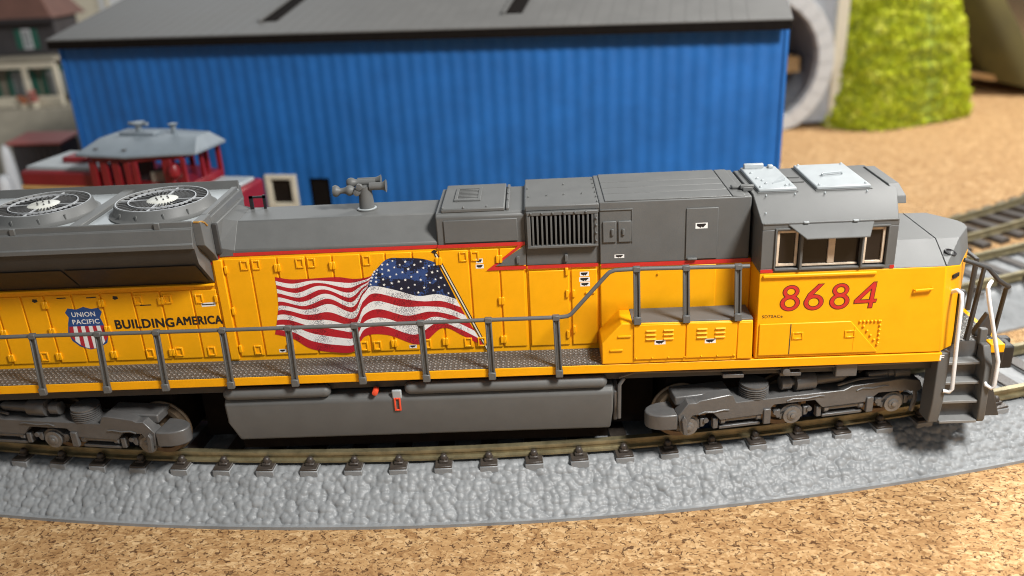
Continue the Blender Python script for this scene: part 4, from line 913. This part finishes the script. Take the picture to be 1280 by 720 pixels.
MB().prism(CP, 'z', 2.1, 3.68).build('cab_wall', MAROON, RL, bevel=.02)
MB().prism([(x*.96, y*.96) for x, y in CP], 'z', 4.42, 4.60).build('cab_header', MAROON, RL, bevel=.02)
for x, y, w in ((-1.30, -1.34, .22), (-.92, -1.34, .24), (-.52, -1.34, .24), (-.14, -1.34, .20), (.10, -1.34, .18), (.90, -.95, .30), (1.39, -.90, .14), (1.39, 0, .12), (1.39, .90, .14), (.93, .92, .16), (.12, 1.34, .16), (-.6, 1.34, .16), (-1.33, 1.34, .16), (-1.35, 0, .14)):
    MB().box(x-w/2, x+w/2, y-.05, y+.05, 3.50, 4.45).build('cab_post', MAROON, RL, bevel=.015)
MB().box(.0, .6, -.7, .4, 3.4, 4.0).build('driver_seat', PAVE, RL, bevel=.1)
MB().box(-1.3, .1, -.6, -.5, 3.5, 4.45).build('bulkhead', SHEDW, RL)
MB().lathe([(.004, -.22), (.17, -.12), (.19, .05), (.12, .2), (.004, .25)], (1.15, -1.02, 4.1), 'z', 12).build('lamp', MAROON, RL)
RP = [(-1.66, -1.55), (.0, -1.55), (1.0, -1.10), (1.80, -.80), (1.80, .80), (1.0, 1.10), (.0, 1.55), (-1.66, 1.55)]
rp = MB().loft([(x, y, 4.58-.05*x/2) for x, y in RP], [(x, y, 4.66-.05*x/2) for x, y in RP]).build('cab_roof', CABROOF, RL, bevel=.02)
MB().loft([(x, y, 4.655-.05*x/2) for x, y in RP], [(x*.88+.02, y*.42, 4.97) for x, y in RP]).build('roof_crown', CABROOF, RL, bevel=.02)
MB().lathe([(.10, 4.93), (.10, 5.22), (.20, 5.26), (.20, 5.33), (0, 5.36)], (-.45, -.1, 0), 'z', 12).build('roof_horn', CABROOF, RL)
MB().tube([(-.75, -.1, 5.28), (-.1, -.15, 5.28)], .06, 8).build('roof_horn', CABROOF, RL)
MB().box(-1.0, .2, -.35, .1, 4.93, 5.06).build('roof_vent', CABROOF, RL, bevel=.03)
MB().lathe([(.08, 4.93), (.08, 5.18), (.15, 5.26), (0, 5.30)], (.65, .0, 0), 'z', 12).build('roof_horn', CABROOF, RL)
MB().lathe([(.07, -.03), (.07, .02)], (-1.15, -1.25, 4.79), 'z', 10).build('roof_bolt', DGR, RL); MB().lathe([(.07, -.03), (.07, .02)], (-.2, -1.25, 4.77), 'z', 10).build('roof_bolt', DGR, RL)
for ax in (-2.6, 0, 2.2):
    for yy in (-.74, .74): MB().lathe([(.66, yy-.08), (.72, yy-.04), (.72, yy+.04), (.66, yy+.08)], (ax, 0, .72), 'y', 24).build('wheel', TRUCKW, RL)
for y_ in (-.7, .7): MB().box(-4.6, -4.2, y_-.2, y_+.2, 1.3, 1.7).build('buffer', BLK, RL, bevel=.05)
MB().tube([(-4.3, -1.0, 3.1), (-4.42, -.8, 3.3), (-4.42, .6, 3.3)], .09, 6).build('end_hose', BLK, RL)

# ------------------------------------------------------------------ right background: tunnel hill
HL = empty('grassy_hill', (14.8, 31.5, -1.02), 0); tag(HL, 'bright green flocked foam hill beside a grey stone tunnel arch', 'hill')
nu, nv_ = 150, 110; UU, VV = np.meshgrid(np.linspace(0, 2*math.pi, nu, endpoint=False), np.linspace(0, 1, nv_), indexing='ij')
prof_r = np.interp(VV, [0, .08, .5, .8, .93, 1], [1.0, .975, .83, .66, .40, .0]); zz = np.interp(VV, [0, .08, .5, .8, .93, 1], [0, .5, 4.2, 6.6, 7.5, 7.8])
nz = np.zeros_like(UU)
for k in range(40):
    f1, f2, p_, q_ = rng.integers(1, 30), rng.uniform(1, 30), rng.uniform(0, 6.28), rng.uniform(0, 6.28)
    nz += np.sin(f1*UU+p_)*np.sin(f2*VV*3+q_)/(3+f1*.35)
ca_ = np.cos(UU); sa_ = np.sin(UU); sup = lambda c: np.sign(c)*np.abs(c)**.62
fine = lumps(UU*5, VV*8, .30)*.16
rr_ = prof_r*(1+.025*nz) + fine*.06
X = 14.9 + 4.35*sup(ca_)*rr_; Y = 32.6 + 3.7*sup(sa_)*rr_; X += .16*(Y-32.6)*0 + .30*(Y-32.6)*0
Zh = -1.04 + zz + .12*nz + fine
v = np.stack([X, Y, Zh], -1).reshape(-1, 3); i = np.arange(nu)[:, None]*nv_ + np.arange(nv_-1)[None, :]; j = ((np.arange(nu)+1) % nu)[:, None]*nv_ + np.arange(nv_-1)[None, :]
mb = MB(); mb.v = [tuple(p) for p in v.tolist()]; mb.f = [tuple(q) for q in np.stack([i, j, j+1, i+1], -1).reshape(-1, 4).tolist()]; mb.m = [0]*len(mb.f)
rot = math.radians(24); cr, sr = math.cos(rot), math.sin(rot)
def hrot(p): return (15.35+(p[0]-15.35)*cr-(p[1]-32.6)*sr*.9, 32.6+(p[0]-15.35)*sr+(p[1]-32.6)*cr, p[2])
mb.xf(hrot); hill = mb.build('hill_shell', HILLG, HL, smooth=180)
fm = MB(); V2 = np.array(mb.v)
sel = rng.choice(len(V2), 26000)
cc = V2[sel] + rng.normal(0, .05, (len(sel), 3)); keep = (cc[:, 1] < 37) & ((cc[:, 0] > 11.0) | (cc[:, 1] < 30.0)); cc = cc[keep]
vs = []; fs = []
for c in cc:
    s_ = rng.uniform(.07, .17); a = rng.normal(0, 1, 3); a /= np.linalg.norm(a); b = np.cross(a, rng.normal(0, 1, 3)); b /= np.linalg.norm(b); o = len(vs)
    cg = np.cross(a, b)
    vs += [c+a*s_, c-a*s_*.5+b*s_*.8, c-a*s_*.5-b*s_*.8, c+cg*s_*.8]; fs += [(o, o+1, o+2), (o, o+3, o+1), (o, o+2, o+3)]
me = bpy.data.meshes.new('foam_flock'); me.from_pydata([tuple(p) for p in (np.array(vs)-np.array(HL.location)).tolist()], [], fs); me.materials.append(FOAM)
fo_ = bpy.data.objects.new('foam_flock', me); COL.objects.link(fo_); fo_.parent = HL; fo_['kind'] = 'stuff'

TP_ = empty('tunnel_portal', (7.4, 29.4, -1.02), math.radians(6), local=True); tag(TP_, 'grey stone horseshoe tunnel arch between the blue shed and the green hill', 'tunnel portal')
cz_, ri, ro2 = 3.45, 3.15, 3.95
angs = np.linspace(math.radians(-68), math.radians(248), 25)
for k in range(24):
    a, b = angs[k]+.002, angs[k+1]-.002
    ps = [(ri*math.cos(a), cz_+ri*math.sin(a)), (ri*math.cos(b), cz_+ri*math.sin(b)), (ro2*math.cos(b), cz_+ro2*math.sin(b)), (ro2*math.cos(a), cz_+ro2*math.sin(a))]
    ps = [(p, max(0, q)) for p, q in ps]
    if abs(ps[0][1]-ps[2][1]) < .05 and ps[0][1] < .05: continue
    MB().prism(ps, 'y', -.35, .25).build('arch_stone', STONEL, TP_, bevel=.015)
face = MB(); out = [(4.15, 0), (4.15, 7.9), (-4.4, 7.9), (-4.4, 0)]
ang2 = np.linspace(math.radians(-62), math.radians(242), 40); inn = [(3.6*math.cos(a), max(0, cz_+3.6*math.sin(a))) for a in ang2]
for s_ in (1, -1):
    half = [(p, q) for p, q in inn if p*s_ >= -1e-6]; half.sort(key=lambda p: p[1])
    for k in range(len(half)-1):
        (p0, q0), (p1, q1) = half[k], half[k+1]
        if abs(q1-q0) < 1e-4: continue
        face.add([(p0, 0, q0), (s_*4.4, 0, q0), (s_*4.4, 0, q1), (p1, 0, q1), (p0, .3, q0), (s_*4.4, .3, q0), (s_*4.4, .3, q1), (p1, .3, q1)], [(0, 1, 2, 3), (4, 5, 6, 7), (1, 2, 6, 5), (0, 3, 7, 4)])
face.box(-4.4, 4.4, 0, .3, cz_+3.6, 8.0)
face.build('portal_wall', STONE, TP_)
MB().box(3.95, 4.55, -.25, .35, 0, 8.1).build('corner_buttress', CREAM, TP_, bevel=.05)
tun = MB(); n = len(inn); tun.add([(p, .3, q) for p, q in inn]+[(p, 7, q) for p, q in inn], [(k, k+1, n+k+1, n+k) for k in range(n-1)]); tun.build('tunnel_lining', STONE, TP_)
MB().box(-4.2, 4.2, 7.0, 7.1, 0, 7.4).build('tunnel_end', SHEDW, TP_)
MB().box(-3, 3.2, 2.2, 6.9, 2.5, 3.3).build('inner_shelf', CORK, TP_)

# olive curved card standing behind, loose cork board below it
oc = MB(); na = 16; f0 = []; f1 = []
for k in range(na+1):
    t = k/na; bu = 1.3*math.sin(math.pi*t)
    f0.append((21.6+4.4*t, 37.6-2.4*t-bu, .15-1.1*t)); f1.append((17.0+2.9*t, 39.0-2.4*t-bu, 8.8+.2*t))
th_ = lambda r: r + [(x+.05, y+.22, z) for x, y, z in reversed(r)]
oc.loft(th_(f0), th_(f1)); o = oc.build('card_shell', OLIVE, smooth=60); tag(o, 'dark olive curved card shell leaning behind the green hill', 'card shell')
cbd = MB().add([(20.9, 36.3, .42), (28, 34.6, -.70), (31, 48, -.62), (21.5, 49, .3), (20.9, 36.3, .12), (28, 34.6, -1.0), (31, 48, -.96), (21.5, 49, -.1)], [(0, 1, 2, 3), (7, 6, 5, 4), (0, 4, 5, 1), (1, 5, 6, 2), (2, 6, 7, 3), (3, 7, 4, 0)])
tag(cbd.build('cork_board', CORK, smooth=0), 'loose tan cork board under the olive card shell', 'cork board')

# ------------------------------------------------------------------ left background
SHD = empty('goods_shed', (-25.1, 20.8, -1.02), math.radians(-6), local=True); tag(SHD, 'small black-walled shed with a faded red roof beside the maroon locomotive', 'shed')
MB().box(-1.05, 1.25, -.7, .5, 0, 3.0).build('wall', SHEDW, SHD, bevel=.03)
for k in range(7): MB().box(-1.02+k*.325, -.75+k*.325, -.74, -.69, .05, 2.95).build('board', SHEDW, SHD, bevel=.01, segs=1)
MB().loft([(-1.2, -.9, 2.95), (1.38, -.9, 2.95), (1.38, .7, 3.10), (-1.2, .7, 3.10)], [(-1.2, -.9, 3.05), (1.38, -.9, 3.05), (1.38, .7, 3.20), (-1.2, .7, 3.20)]).build('roof', SHEDR, SHD, bevel=.03)
for x, y, z0, h, r in ((-26.45, 20.1, -1.02, 3.0, .26), (-26.35, 19.3, -1.02, 1.9, .30)):
    m = MB().lathe([(r*.8, z0), (r*1.02, z0+.25*h), (r*1.05, z0+.6*h), (r*.85, z0+.85*h), (r*.5, z0+.97*h), (.02, z0+h)], (x, y, 0), 'z', 18)
    tag(m.build('white_post', WHT, smooth=60), 'tall rounded white post by the red-roofed shed' if h > 2.5 else 'short stout white post by the red-roofed shed', 'post')
pv = MB().prism([(23.5, -1.02), (24.0, -.85), (28.2, 1.98), (44, 2.0), (44, -1.02)], 'x', -42, -26.6)
tag(pv.build('embankment', PAVE, bevel=.03), 'grey-brown sloping ground before the station house', 'embankment', kind='structure')
ST = empty('station_house', (-32.0, 30.8, 2.0), math.radians(-4), local=True); tag(ST, 'dark slate station house with brown roof, green shutters and pale veranda', 'house')
MB().box(-5, 3.4, 0, 2.2, 2.45, 4.5).build('upper_wall', DKH, ST, bevel=.03); MB().box(-5, 3.3, .2, 2.2, 0, 2.45).build('lower_wall', PAVE, ST)
MB().loft([(-5.6, -.7, 4.3), (3.8, -.7, 4.3), (3.8, 2.6, 4.3), (-5.6, 2.6, 4.3)], [(-5.6, .9, 7.4), (1.7, .9, 7.4), (1.7, 1.1, 7.4), (-5.6, 1.1, 7.4)]).build('roof', BRROOF, ST, bevel=.03)
MB().box(-5.6, 3.85, -.75, -.60, 4.1, 4.34).build('eaves_board', SHEDW, ST)
for x in (-1.6, 1.75):
    wv = MB().box(x-.26, x+.26, -.06, .02, 2.75, 3.75).build('window_frame', WHT, ST, bevel=.02)
    MB().box(x-.18, x+.18, -.075, -.05, 2.83, 3.67).build('window_pane', LGR, wv)
    for s_ in (-1, 1): MB().box(x+s_*.45-.16, x+s_*.45+.16, -.09, .0, 2.75, 3.75).build('shutter', GREEN, ST, bevel=.02)
MB().box(-5.2, 3.7, -1.3, .1, 2.22, 2.42).build('veranda_roof', PAVE, ST, bevel=.03); MB().box(-5.2, 3.7, -1.32, -1.2, 1.92, 2.18).build('veranda_beam', CREAM, ST, bevel=.03)
for x in (-2.6, -.3, 1.9, 3.6): MB().box(x-.12, x+.12, -1.28, -1.08, .4, 2.0).build('veranda_post', CREAM, ST, bevel=.03)
for x in (-1.45, .8, 2.75):
    ps = [(x-.85, .3), (x-.85, 1.5), (x-.5, 1.8), (x+.5, 1.8), (x+.85, 1.5), (x+.85, .3)]
    MB().prism(ps, 'y', .05, .25).build('arched_window', GREEN, ST, bevel=.03); MB().box(x-.5, x+.5, .0, .08, .35, 1.6).build('window_pane', LGR, ST)
MB().box(-5.2, 3.7, -1.36, -1.08, -.05, .48).build('veranda_wall', CREAM, ST, bevel=.05)
MB().box(-8.2, -2.2, -4.4, -1.8, -1.6, 1.6).build('side_wing', DKH, ST, bevel=.05)
OFL = mat('orange_flowers', (0.42, 0.13, 0.05), .8, .3, 6.0)
for x, mt, lb, h in ((-30.35, OFL, 'small orange flower tub before the pale veranda wall', .62), (-29.75, SHEDR, 'small red flower tub before the pale veranda wall', .85)):
    z0 = 1.97
    t_ = empty('flower_tub', (x, 28.95, z0)); tag(t_, lb, 'flower tub')
    MB().lathe([(.16, z0), (.20, z0+.3*h), (.22, z0+.35*h), (.18, z0+.36*h)], (x, 28.95, 0), 'z', 12).build('tub', CREAM, t_, smooth=40)
    f_ = MB()
    for k in range(26):
        a, q, u = random.uniform(0, 6.28), random.uniform(0, .2), random.uniform(.35, 1)*h; r = random.uniform(.05, .1)
        f_.lathe([(.01, -r), (r*.8, -r*.5), (r, 0), (r*.8, r*.5), (.01, r)], (x+q*math.cos(a), 28.95+q*math.sin(a), z0+u), 'z', 6)
    f_.build('flowers', mt, t_, smooth=60)['kind'] = 'stuff'
CH = empty('cream_house', (-31.0, 46.0, -1.02), 0, local=True); tag(CH, 'cream plastered house showing above the blue shed roof', 'house')
MB().box(-5.2, 9, 0, 6, 0, 10.5).build('wall', CREAM, CH, bevel=.04)
MB().box(-2.3, 9.0, -.1, .02, 0, 10.4).build('white_panel', WHT, CH)
for k in range(7): MB().box(-1.9+k*1.35, -1.6+k*1.35, -.16, -.08, 0, 10.4).build('pilaster', CREAM, CH, bevel=.02)
MB().loft([(-5.6, -.5, 10.4), (9.4, -.5, 10.4), (9.4, 6.5, 10.4), (-5.6, 6.5, 10.4)], [(-5.6, 2.9, 12.6), (9.4, 2.9, 12.6), (9.4, 3.1, 12.6), (-5.6, 3.1, 12.6)]).build('roof', BRROOF, CH)

# tiny scrap of wire lying on the cork in front of the track
sc = MB().tube([(-7.31, -1.46, -1.0), (-7.31+.09, -1.46+.05, -.985), (-7.31+.17, -1.46+.15, -.99), (-7.31+.22, -1.46+.17, -1.0)], .018, 6).tube([(-7.31+.02, -1.46-.05, -1.0), (-7.31+.14, -1.46+.03, -.99), (-7.31+.2, -1.46+.12, -1.0)], .014, 6)
tag(sc.build('wire_scrap', BEARM, smooth=60), 'tiny silvery scrap of wire lying on the cork by the roadbed edge', 'wire scrap')
